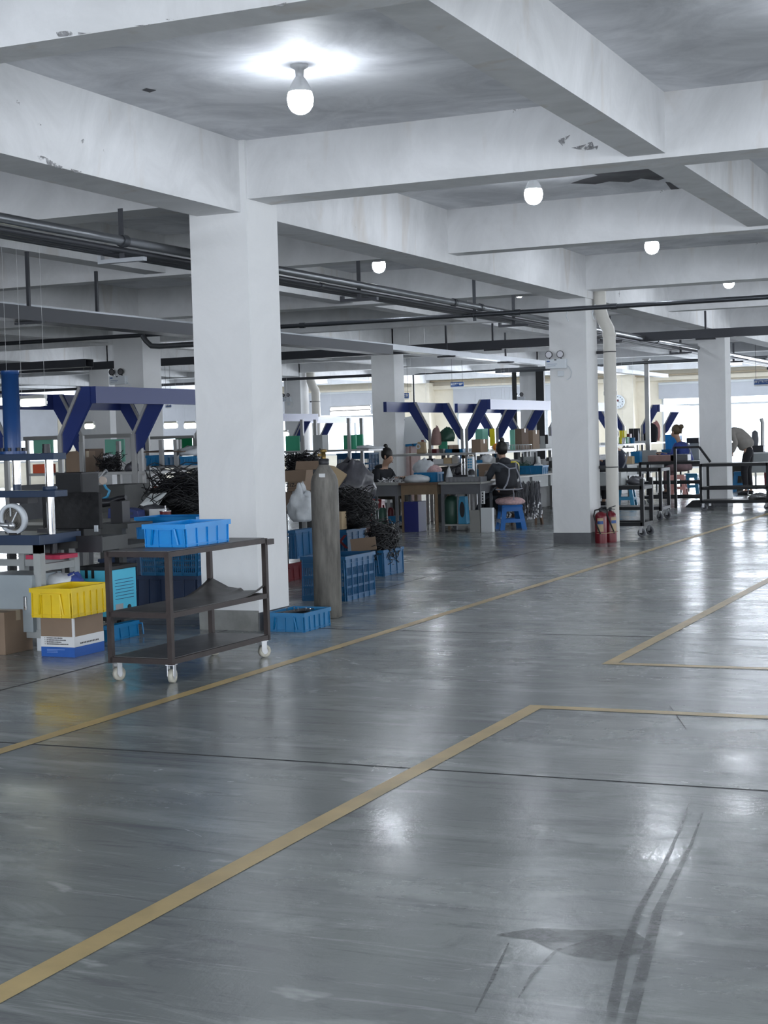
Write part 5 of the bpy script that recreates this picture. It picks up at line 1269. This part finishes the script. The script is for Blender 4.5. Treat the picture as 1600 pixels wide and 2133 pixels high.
# ------ right side: trolleys
def rtrolley(label, xl, xr, y, dep, H, zs, sheets, **k):
    # built lengthwise along y then turned so the length runs along x
    return trolley(label, ((xl+xr)/2, y+dep/2, 0), -pi/2, xr-xl, dep, H, zs, lift=.15, m='blk', sh='sheet', wm='cableg', caster_r=.058, pw=.05, sheets=sheets, **k)
rtrolley('black steel trolley with a grey box on it just right of the fire extinguishers', -6.2, -5.42, 21.05, .5, .80, (.70, .20), (True, False))
gx, gz, gw, gh = fit(1245, 973, 1292, 1001, 21.1)
t = thing('junction_box', 'beige metal box with a black knob on the near black trolley', 'box', (gx, 21.3, .70)); MB().bx(-gw/2, gw/2, -.15, .15, 0.005, gh+.0).build('box_body', 'mgrey', t, .004); MB().cyl((gw/2-.08, -.15, .1), .025, .02, 12, Matrix.Rotation(pi/2, 4, 'X')).build('knob', 'tool', t)
simple('machine_part', 'dark blocky part beside the beige box on the near trolley', 'parts', (-6.02, 21.3, .705), 'tool', lambda b: (b.bx(-.13, -.03, -.1, .1, 0, .13), b.bx(.0, .12, -.1, .1, 0, .10)))
simple('striped_bag', 'striped pale and dark bag drooping off the near black trolley', 'bag', (-5.62, 21.5, .705), 'bagg', lambda b: b.lump((0, 0, 0), (.24, .3, .11), 97, 18, .2))
rtrolley('black trolley with an open right frame, second from the downpipe', -7.5, -6.12, 24.95, .55, .84, (.84, .22), (False, True))
rtrolley('long low black trolley before the woman in blue', -7.72, -6.28, 29.9, .6, .84, (.84, .46, .18), (True, False, False))
rtrolley('black trolley standing before the rightmost column', -6.10, -4.93, 27.85, .6, .83, (.83, .42, .18), (True, False, True))
rtrolley('black trolley cut by the right edge of the picture', -4.87, -3.6, 28.0, .6, .83, (.83, .42, .18), (True, False, True))
simple('chain_heap', 'small heap of shiny parts on the lowest shelf before the rightmost column', 'parts', (-5.15, 28.15, .185), 'clip', lambda b: b.lump((0, 0, 0), (.35, .3, .10), 98, 18, .3))
simple('parts_box', 'brown block of stacked parts on the long low trolley', 'parts', (at(1385, 960, y=30.2).x, 30.2, .845), 'burg', lambda b: b.bx(-.3, .25, -.15, .15, 0, .12), bevel=.01)
simple('parts_box', 'grey tin beside the brown block on the long low trolley', 'parts', (at(1418, 960, y=30.2).x, 30.2, .845), 'desk2', lambda b: b.bx(-.17, .17, -.15, .15, 0, .13), bevel=.01)
simple('slanted_bracket', 'slanted black bar rising at the left of the rightmost column', 'bar', (-6.35, 28.9, .0), 'blk', lambda b: (b.beam((0, 0, 1.12), (.2, 0, .84), .04, .04), b.beam((-.45, 0, 1.12), (0, 0, 1.12), .04, .04), b.bx(-.48, -.43, -.02, .02, 0, 1.13)))
simple('floor_flange', 'black sloping foot plate on the floor left of the rightmost column', 'plate', (at(1452, 1056, z=0).x, at(1452, 1056, z=0).y, 0), 'blk', lambda b: b.box((0, .1, .06), (.42, .3, .12), top=.45))
# fire extinguishers and tie
def extinguisher(label, loc, rz=0, group='fire extinguishers'):
    t = thing('fire_extinguisher', label, 'fire extinguisher', loc, rz, group)
    MB().lathe([(.078, 0), (.08, .02), (.08, .34), (.07, .375), (.045, .40), (.02, .41)], 24).build('tank', 'fire', t)
    MB().lathe([(.0, .40), (.02, .40), (.022, .45), (.0, .455)], 12).build('valve', 'tool', t)
    MB().beam((-.02, 0, .45), (.07, -.02, .475), .02, .01).beam((-.02, 0, .44), (.06, -.02, .43), .02, .01).build('lever', 'tool', t)
    MB().tube([(-.02, -.01, .44), (-.07, -.03, .43), (-.085, -.05, .36), (-.055, -.07, .26), (0, -.085, .12)], .010, 8).build('hose', 'rubber', t)
    m = MB(); n = 7; vs = []
    for i in range(n+1):
        a = -pi/2-.5+1.0*i/n
        for z in (.15, .33): vs.append((.0812*cos(a), .0812*sin(a), z))
    m.add(vs, [(2*i, 2*i+2, 2*i+3, 2*i+1) for i in range(n)]).build('label_sheet', 'cartonl', t)
    m = MB(); vs = []
    for i in range(n+1):
        a = -pi/2-.48+.96*i/n
        for z in (.25, .29): vs.append((.0817*cos(a), .0817*sin(a), z))
    m.add(vs, [(2*i, 2*i+2, 2*i+3, 2*i+1) for i in range(n)]).build('label_band', 'sign', t)
    return t
fe = at(1249, 1132, z=0)
e1 = extinguisher('front red fire extinguisher leaning at the downpipe, left of the pair', (fe.x, fe.y+.08, 0), .2)
dup(e1, (fe.x+.085, fe.y+.24, 0), .9, 'rear red fire extinguisher, right of the pair at the downpipe')
simple('tie_cord', 'yellow cord tied around the two fire extinguishers', 'cord', (fe.x+.06, fe.y+.13, .13), 'cartonl', lambda b: b.tube([(-.145, -.05, 0), (-.08, -.14, 0), (.02, -.12, .0), (.08, .0, .005), (.12, .12, .01), (.08, .22, .01), (-.03, .2, 0), (-.12, .05, 0)], .004, 6, closed=True))

# ------ far right corner: machines, benches, backpack
cx = at(1355, 905, y=37).x
t = thing('backpack', 'black backpack standing on the shelf under the dark gantry', 'backpack', (cx, 36.9, BX)); MB().lump((0, 0, 0), (.42, .26, .48), 101, 18, .08).build('pack_body', 'black', t); MB().torus((0, 0, .48), .05, .012, 14, 6, Matrix.Rotation(pi/2, 4, 'X')).build('carry_loop', 'black', t)
simple('pink_garment', 'pink garment hanging beside the black backpack', 'garment', (at(1366, 892, y=37).x, 37.0, 1.20), 'pink', lambda b: b.lump((0, 0, 0), (.22, .12, .45), 102))
simple('round_pot', 'small round olive pot on the shelf right of the backpack', 'pot', (-9.35, 37.4, BX), 'olive', lambda b: b.ball((0, 0, .11), .11))
lst = [(1326, 940, 32.5, .20, .25, 'crm', 'blue tub on the bench right of the downpipe', 'tub'), (1308, 950, 31.8, .24, .16, 'cartonl', 'pale jar box left of the blue tub', 'box'), (1347, 945, 33.2, .42, .26, 'mgrey', 'grey metal box on the far bench', 'box'),
       (1352, 930, 33.8, .40, .05, 'paper', 'stack of white papers on the grey metal box', 'papers'), (1322, 915, 35.2, .22, .34, 'tool', 'black frame standing on the shelf between the gantries', 'frame'), (1310, 905, 34, .1, .22, 'redd', 'dark red packet on the shelf under the short gantry', 'box'), (1298, 900, 34, .12, .3, 'yellow2', 'pale yellow board on the shelf under the short gantry', 'board'), (1300, 912, 33.6, .2, .15, 'greenl', 'mint packet on the shelf under the short gantry', 'box'), (1376, 945, 34.2, .3, .2, 'tool', 'dark machine head on the far bench before the blue crates', 'machine')]
for x, y, Y, w_, h_, mm, lb, ct in lst:
    sh = Y > 33.4 and y < 920
    z0 = BX if sh else .75
    X = -9.5 if sh else -8.8
    # place on the line of sight on its shelf or bench top
    Yp = at(x, 905, x=X).y if sh else at(x, 950, x=X).y
    Yp = min(max(Yp, 31.1), 37.5)
    simple({'frame': 'picture_stand'}.get(ct, ct.replace(' ', '_') if ct != 'box' else 'small_box'), lb, ct, (X, Yp, z0), mm, lambda b: b.bx(-w_/2, w_/2, -.1, .1, 0, h_), bevel=.004)
fcrate(1385, 905, 1421, 934, 35.3, .4, 'crl', 'blue crate standing left of the woman in blue', z=.75, ribs=(4, 3))
fcrate(1378, 936, 1424, 960, 34.9, .4, 'crm', 'blue crate on the bench under the forearm of the woman in blue', z=.75, ribs=(4, 3))
cx, z0, w, h = fit(1436, 912, 1462, 965, 35.8, .3)
t = thing('bench_machine', 'grey bench machine with dark head left of the rightmost column', 'machine', (cx, 35.95, .75))
MB().bx(-w/2, w/2, -.15, .15, 0, z0+h-.75-.12).build('machine_body', 'mgrey', t, .01); MB().bx(-w/2-.06, w/2, -.16, .16, z0+h-.75-.12, z0+h-.75).build('machine_head', 'tool', t, .01)
table('pale bench behind the woman in blue', at(1380, 960, y=34.8).x, at(1470, 960, y=34.8).x+.2, 34.85, 36.4, .75, 'dtop', 'desk', apron=.1)
table('white table at the right edge beyond the hunched person', at(1563, 960, y=38.0).x, -6.50, 37.7, 38.45, .86, 'white', 'mgrey', apron=.45)
t = thing('sewing_machine', 'tall pale machine with spool pillar on the white table at the right edge', 'machine', (at(1577, 940, y=38.0).x, 38.05, .86))
MB().bx(-.15, .16, -.1, .15, 0, .16).build('base', 'tool', t, .01); MB().lathe([(.07, .16), (.09, .3), (.07, .48), (.02, .52)], 14, Matrix.Translation((-.05, 0, 0))).build('head', 'cableg', t)
MB().tube([(.12, 0, .16), (.13, 0, .7), (.10, 0, .8)], .045, 10).build('pillar', 'alu', t)
simple('small_box', 'khaki carton on the floor behind the rightmost column', 'box', (at(1531, 1000, y=36.6).x, 36.9, 0), 'olive', lambda b: b.bx(-.12, .12, -.1, .1, 0, .62))
stool('crm', 'dark blue stool behind the rightmost column', (at(1541, 1010, y=36.0).x, 36.1, 0), .1, h=.46, s=.36)
simple('blue_can', 'small blue can on the floor near the right edge', 'can', (at(1587, 1000, y=34.5).x, 36.5, 0), 'crl', lambda b: b.lathe([(.1, 0), (.1, .25), (.04, .3)], 14))
fcarton(1592, 984, 1620, 1022, 38.5, .4, 'redd', 'dark red cabinet on the floor at the right edge', z=0, tape=False)

# ------ ceiling damage
def patch(px, m='peelm', z=3.728, label=None):
    P = [at(x, y, z=z) for x, y in px]
    o = MB().add([(p.x, p.y, z) for p in P], [tuple(range(len(P)))]).build('flaked_patch', m); o['kind'] = 'structure'
M['peelm'] = mat('bare_dark_patch', (.10, .10, .11), .85, var=.35, scale=5)
patch([(1188, 382), (1215, 373), (1245, 366), (1236, 362), (1262, 357), (1300, 354), (1350, 352), (1370, 358), (1400, 366), (1372, 376), (1335, 372), (1310, 380), (1270, 378), (1240, 384)])
patch([(1386, 379), (1396, 380), (1410, 390), (1424, 398), (1398, 395)])
patch([(296, 188), (305, 184), (326, 188), (312, 193)])
def patch_x(pts, x, m='peelm'):
    P = [at(a, b, x=x) for a, b in pts]; o = MB().add([tuple(p) for p in P], [tuple(range(len(P)))]).build('flaked_patch', m); o['kind'] = 'structure'
def patch_y(pts, y, m='peelm'):
    P = [at(a, b, y=y) for a, b in pts]; o = MB().add([tuple(p) for p in P], [tuple(range(len(P)))]).build('flaked_patch', m); o['kind'] = 'structure'
M['peel2'] = mat('bare_grey_patch', (.30, .30, .31), .85, var=.5, scale=30)
def ragged(mm, sc, lo, hi):
    nt = mm.node_tree; b = nt.nodes['Principled BSDF']; tc = nt.nodes.new('ShaderNodeTexCoord'); n = nt.nodes.new('ShaderNodeTexNoise'); n.inputs['Scale'].default_value = sc; n.inputs['Detail'].default_value = 9; n.inputs['Roughness'].default_value = .75
    r = nt.nodes.new('ShaderNodeValToRGB'); r.color_ramp.elements[0].position = lo; r.color_ramp.elements[1].position = hi
    nt.links.new(tc.outputs['Object'], n.inputs['Vector']); nt.links.new(n.outputs[0], r.inputs[0]); nt.links.new(r.outputs[0], b.inputs['Alpha'])
ragged(M['peel2'], 16, .50, .54); ragged(M['wet'], 5, .38, .62)
XB = -5.785
for pts in ([(76, 322), (92, 326), (125, 345), (172, 358), (160, 360), (110, 347), (84, 334)], [(30, 203), (38, 210), (50, 225), (40, 226)], [(60, 243), (78, 248), (88, 262), (70, 258)], [(166, 282), (178, 287), (172, 300), (164, 294)], [(216, 310), (220, 322), (214, 312)]): patch_x(pts, XB, 'peel2')
for pts in ([(115, 66), (140, 64), (180, 69), (220, 62), (160, 73), (122, 77)], [(280, 53), (318, 50), (300, 55)], [(345, 40), (372, 36), (356, 44)], [(470, 27), (500, 22), (520, 20), (490, 26)], [(570, 12), (598, 4), (600, 10), (585, 13)]): patch_y(pts, 6.015, 'peel2')
for pts in ([(1160, 292), (1188, 281), (1180, 290), (1172, 304)], [(1190, 308), (1222, 300), (1232, 290), (1238, 310), (1218, 314)], [(1236, 306), (1246, 303), (1243, 312)]): patch_y(pts, 10.635, 'peel2')
# ---------------------------------------------------------------- people
def skin_obj(name, V, E_, m, parent, sub=1):
    me = bpy.data.meshes.new(name); me.from_pydata([v[0] for v in V], E_, []); me.update()
    o = bpy.data.objects.new(name, me); C.objects.link(o); o.parent = parent
    s = o.modifiers.new('skin', 'SKIN'); s.use_smooth_shade = True; s.branch_smoothing = .3
    if not me.skin_vertices: me.skin_vertices.new() if hasattr(me.skin_vertices, 'new') else None
    sv = me.skin_vertices[0].data
    for i, v in enumerate(V):
        r = v[1] if isinstance(v[1], (tuple, list)) else (v[1], v[1]); sv[i].radius = r; sv[i].use_root = (i == 0)
    b = o.modifiers.new('sub', 'SUBSURF'); b.levels = sub; b.render_levels = sub+1
    # freeze to a plain mesh
    dg = bpy.context.evaluated_depsgraph_get(); bpy.context.view_layer.update()
    n = bpy.data.meshes.new_from_object(o.evaluated_get(bpy.context.evaluated_depsgraph_get()))
    n.materials.clear(); n.materials.append(M[m] if isinstance(m, str) else m); n.name = name
    for p_ in n.polygons: p_.use_smooth = True
    o.modifiers.clear(); o.data = n
    return o
def lerpv(a, b, t): return tuple(a[i]+(b[i]-a[i])*t for i in range(3))
def person(label, loc, rz, J, cols, hair='hair', bun=True, hat=None, scale=1.0, ponytail=False, bulk=0.0):
    """J: joints in the person's own frame, +y is where the person faces"""
    t = thing('person', label, 'person', loc, rz); t.scale = (scale,)*3
    p, w, c, n, hd = J['pelvis'], J['waist'], J['chest'], J['neck'], J['head']
    fx = J.get('face', (0, 1, 0)); fv = Vector(fx).normalized(); H = Vector(hd)
    V = [(p, (.13, .10)), (w, (.105, .085)), (c, (.125, .09)), (n, .045), (tuple(H+Vector((0, 0, -.02))), (.075, .085)), (tuple(H+Vector((0, 0, .055))), (.068, .075)),
         (tuple(H+fv*.05+Vector((0, 0, -.075))), .038), (tuple(H+fv*.088+Vector((0, 0, -.03))), .013)]
    E_ = [(0, 1), (1, 2), (2, 3), (3, 4), (4, 5), (4, 6), (4, 7)]
    for sd in (-1, 1):
        k = 'l' if sd < 0 else 'r'; i0 = len(V)
        sh, el, wr = J['sh'+k], J['el'+k], J['wr'+k]
        V += [(sh, .052), (lerpv(sh, el, .5), .044), (el, .038), (lerpv(el, wr, .35), .038), (wr, .024)]
        E_ += [(2, i0), (i0, i0+1), (i0+1, i0+2), (i0+2, i0+3), (i0+3, i0+4)]
        d = (Vector(wr)-Vector(el)).normalized(); side = d.cross(Vector((0, 0, 1))).normalized()*sd
        pm = Vector(wr)+d*.05; V.append((tuple(pm), (.034, .016))); ip = len(V)-1; E_.append((i0+4, ip))
        for f, (off, ln) in enumerate(((-.026, .055), (-.009, .066), (.009, .062), (.026, .048))):
            b0 = pm+d*.025+side*off; V.append((tuple(b0), .0095)); V.append((tuple(b0+d*ln*.5-Vector((0, 0, .008))), .0085)); V.append((tuple(b0+d*ln*.8-Vector((0, 0, .03))), .007))
            q = len(V); E_ += [(ip, q-3), (q-3, q-2), (q-2, q-1)]
        th0 = Vector(wr)+d*.03-side*.028; V.append((tuple(th0), .011)); V.append((tuple(th0+d*.03-side*.02-Vector((0, 0, .01))), .009)); q = len(V); E_ += [(ip, q-2), (q-2, q-1)]
        hp, kn, an = J['hp'+k], J['kn'+k], J['an'+k]; i1 = len(V); toe = J.get('toe'+k, (an[0], an[1]+.13, .03))
        V += [(hp, .085), (lerpv(hp, kn, .5), .072), (kn, .055), (lerpv(kn, an, .35), .052), (an, .034), (toe, .03)]
        E_ += [(0, i1), (i1, i1+1), (i1+1, i1+2), (i1+2, i1+3), (i1+3, i1+4), (i1+4, i1+5)]
    skin_obj('body', V, E_, 'skin', t)
    # top garment with sleeves
    g = .018+bulk
    V = [(lerpv(p, w, .1), (.15+g, .115+g)), (w, (.115+g, .10+g)), (lerpv(w, c, .55), (.13+g, .105+g)), (c, (.135+g, .10+g)), (lerpv(c, n, .62), .07), (lerpv(c, n, 1.0), .056)]
    E_ = [(0, 1), (1, 2), (2, 3), (3, 4), (4, 5)]
    for sd in (-1, 1):
        k = 'l' if sd < 0 else 'r'; i0 = len(V); sh, el, wr = J['sh'+k], J['el'+k], J['wr'+k]
        V += [(sh, .068+bulk*.4), (lerpv(sh, el, .5), .062), (el, .055), (lerpv(el, wr, .5), .048), (lerpv(el, wr, .93), .040)]
        E_ += [(3, i0), (i0, i0+1), (i0+1, i0+2), (i0+2, i0+3), (i0+3, i0+4)]
    skin_obj('jacket', V, E_, cols[0], t)
    V = [(p, (.155+.006, .12+.006)), (lerpv(p, w, .45), (.13, .105))]; E_ = [(0, 1)]
    for sd in (-1, 1):
        k = 'l' if sd < 0 else 'r'; i0 = len(V); hp, kn, an = J['hp'+k], J['kn'+k], J['an'+k]
        V += [(hp, .105), (lerpv(hp, kn, .5), .092), (kn, .075), (lerpv(kn, an, .5), .066), (lerpv(kn, an, .93), .05)]
        E_ += [(0, i0), (i0, i0+1), (i0+1, i0+2), (i0+2, i0+3), (i0+3, i0+4)]
    skin_obj('trousers', V, E_, cols[1], t)
    for k in 'lr':
        an = J['an'+k]; toe = J.get('toe'+k, (an[0], an[1]+.13, .03))
        mb = MB(); a, b = Vector(an), Vector(toe); mb.tube([(a.x, a.y-.04, .045), (a.x, a.y, .05), lerpv((a.x, a.y, .05), (b.x, b.y, .04), .6), (b.x, b.y+.04, .03)], [.034, .046, .044, .025], 10); mb.build('shoe', 'tool', t)
    # hair, ears, eyes
    hm = MB(); ang = math.atan2(-fv.x, fv.y); Rm = Matrix.Rotation(ang, 4, 'Z')
    bk = H-fv*.022+Vector((0, 0, .035))
    hm.ball(tuple(bk-fv*.014+Vector((0, 0, -.004))), .102, (.90, 1.0, 1.08), 18, Rm)
    if bun: hm.ball(tuple(H-fv*(.055)+Vector((0, 0, .145))), .038, (1, 1, 1.1), 12)
    if ponytail: hm.tube([tuple(H-fv*.09+Vector((0, 0, .06))), tuple(H-fv*.15+Vector((0, 0, .03))), tuple(H-fv*.15+Vector((0, 0, -.10)))], [.03, .04, .015], 10)
    hm.build('hat' if hat else 'hair', hat or hair, t)
    sv = Rm @ Vector((1, 0, 0))
    e = MB()
    for s_ in (-1, 1): e.ball(tuple(H+sv*(.082*s_)+Vector((0, 0, -.01))), .026, (.4, .8, 1.2), 10, Rm)
    e.build('ears', 'skin', t)
    e = MB()
    for s_ in (-1, 1): e.ball(tuple(H+fv*.083+sv*(.030*s_)+Vector((0, 0, .0))), .010, (1.3, .5, .6), 8, Rm)
    e.build('eyes', 'hair', t)
    e = MB(); e.ball(tuple(H+fv*.088+Vector((0, 0, -.068))), .018, (1.2, .4, .35), 8, Rm); e.build('mouth', 'redd', t)
    return t
def seated(lean=.10, reach=.32, hz=.80, seat=.46, hh=1.20, hf=.05, face=(0, 1, -.35), knee=.42, spread=.11, wz=.80, slump=0.0):
    return dict(pelvis=(0, 0, seat+.10), waist=(0, lean*.25, seat+.27-slump*.4), chest=(0, lean*.75, seat+.47-slump*.8), neck=(0, lean+.03, seat+.61-slump), head=(0, lean+hf+.03, hh),
                shl=(-.175, lean*.9, seat+.53-slump*.9), shr=(.175, lean*.9, seat+.53-slump*.9), ell=(-.24, lean+.08, seat+.28-slump*.3), elr=(.24, lean+.08, seat+.28-slump*.3),
                wrl=(-.10, lean+reach, wz), wrr=(.10, lean+reach, wz), hpl=(-.09, .06, seat+.09), hpr=(.09, .06, seat+.09),
                knl=(-spread, knee, seat+.06), knr=(spread, knee, seat+.06), anl=(-spread, knee+.02, .08), anr=(spread, knee+.02, .08), face=face)
# woman in black hoodie
w1 = person('person in a black hoodie with a hair bun sitting at the left grey table', (xa(788, 23.4), 23.47, 0), -1.85, seated(lean=.07, hh=1.15, hf=.09, reach=.36, wz=.80, slump=.09), ('hoodie', 'olive'), bulk=.025)
MB().ball((0, .02, .975), .085, (1.25, 1.15, .6), 14).build('hood', 'hoodie', w1)
# woman on the blue stool with apron straps
J = seated(lean=.08, hh=1.17, hf=.06, reach=.38, seat=.50, wz=.84, knee=.44, face=(.15, 1, -.2), slump=.11)
w2 = person('person in a charcoal vest and dark knit hat with apron straps on the blue stool', (sp.x-.04, sp.y+.2, 0), .80, J, ('sleeve', 'black'), hat='hair', bun=True, scale=1.03, bulk=.035)
V = [((0, 0, .58), (.215, .18)), ((0, .02, .72), (.185, .155)), ((0, .045, .86), (.195, .15)), ((0, .05, .945), (.175, .13))]
skin_obj('vest', V, [(0, 1), (1, 2), (2, 3)], 'vest', w2)
MB().ball((0, .06, 1.005), .072, (1.3, 1.15, .9), 14).build('collar', 'vest', w2)
m = MB()
m.tube([(-.13, .02, .99), (-.10, -.075, .965), (-.02, -.115, .90), (.10, -.105, .91), (.15, .0, .985)], .012, 6)
m.tube([(-.02, -.115, .90), (-.04, -.15, .80), (-.09, -.17, .68), (-.14, -.15, .60)], .013, 6)
m.tube([(.10, -.105, .91), (.13, -.14, .80), (.17, -.13, .62)], .011, 6)
m.tube([(-.22, -.06, .60), (-.10, -.175, .595), (.10, -.175, .595), (.22, -.06, .60)], .011, 6)
m.tube([(.0, -.185, .59), (.01, -.195, .52), (.0, -.2, .44)], .008, 6)
m.build('apron_strap', 'strap', w2)
vs = []; n = 10
for i in range(n+1):
    for j in range(n+1):
        u, v = i/n, j/n; vs.append((-.28+.52*u*(1-.15*v), -.02+.62*v+.02*sin(u*9), .68-.02*v-.30*v*v+.03*sin(u*6+v*4)-abs(u-.5)*.25))
o = MB().add(vs, [(i*(n+1)+j, (i+1)*(n+1)+j, (i+1)*(n+1)+j+1, i*(n+1)+j+1) for i in range(n) for j in range(n)], True).build('apron', 'apron', w2); o.modifiers.new('s', 'SOLIDIFY').thickness = .008
for k in 'lr':
    el, wr = J['el'+k], J['wr'+k]
    MB().tube([lerpv(el, wr, .3), lerpv(el, wr, .6), lerpv(el, wr, .97)], [.056, .052, .036], 12).build('cuff', 'cuff', w2)
# person behind the downpipe
w3 = person('person in a navy jacket with a pale strap sitting half hidden by the downpipe', (sp3.x-.05, sp3.y+.18, 0), 1.35, seated(lean=.12, hh=1.26, reach=.36, seat=.45, wz=.82), ('navyj', 'black'), scale=1.08)
MB().tube([(-.12, -.06, 1.02), (-.05, -.125, .92), (-.10, -.13, .80), (-.16, -.09, .68)], .014, 6).build('strap', 'strap', w3)
# woman in blue
J = seated(lean=.16, hh=1.27, hf=.08, reach=.40, seat=.48, wz=.84, face=(0, 1, -.5))
w4 = person('person in a blue blouse and pinkish apron with tied hair on the pink stool', (sp4.x+.22, sp4.y+.15, 0), 1.30, J, ('bluej', 'pinkap'), hair='hairw', bun=False, ponytail=True, scale=1.10, bulk=.04)
MB().tube([(-.10, -.05, 1.05), (-.09, -.11, .90), (-.14, -.11, .74)], .012, 6).build('apron_strap', 'strap', w4)
MB().lump((0, 0, 0), (.40, .34, .22), 113, 18, .1).build('apron', 'pinkap', w4).location = (0, .10, .50)
MB().ball((.0, .13, 1.375), .055, (1, 1, .95), 14).build('hair_bun', 'hairw', w4)
# hunched standing person
mp = at(1556, 1031, z=0)
J = dict(pelvis=(0, -.06, .90), waist=(0, .02, 1.08), chest=(0, .20, 1.27), neck=(0, .38, 1.37), head=(0, .50, 1.42), shl=(-.19, .25, 1.30), shr=(.19, .25, 1.30),
         ell=(-.26, .12, 1.07), elr=(.24, .30, 1.05), wrl=(-.22, .22, .86), wrr=(.18, .52, .95), hpl=(-.09, -.06, .88), hpr=(.09, -.06, .88), knl=(-.10, .02, .50), knr=(.10, .0, .50),
         anl=(-.10, -.02, .09), anr=(.11, -.06, .09), face=(0, 1, -.6))
w5 = person('person in a grey sweater and black trousers bending forward behind the rightmost column', (mp.x, mp.y, 0), 1.45, J, ('sweater', 'black'), scale=1.06, bulk=.075)
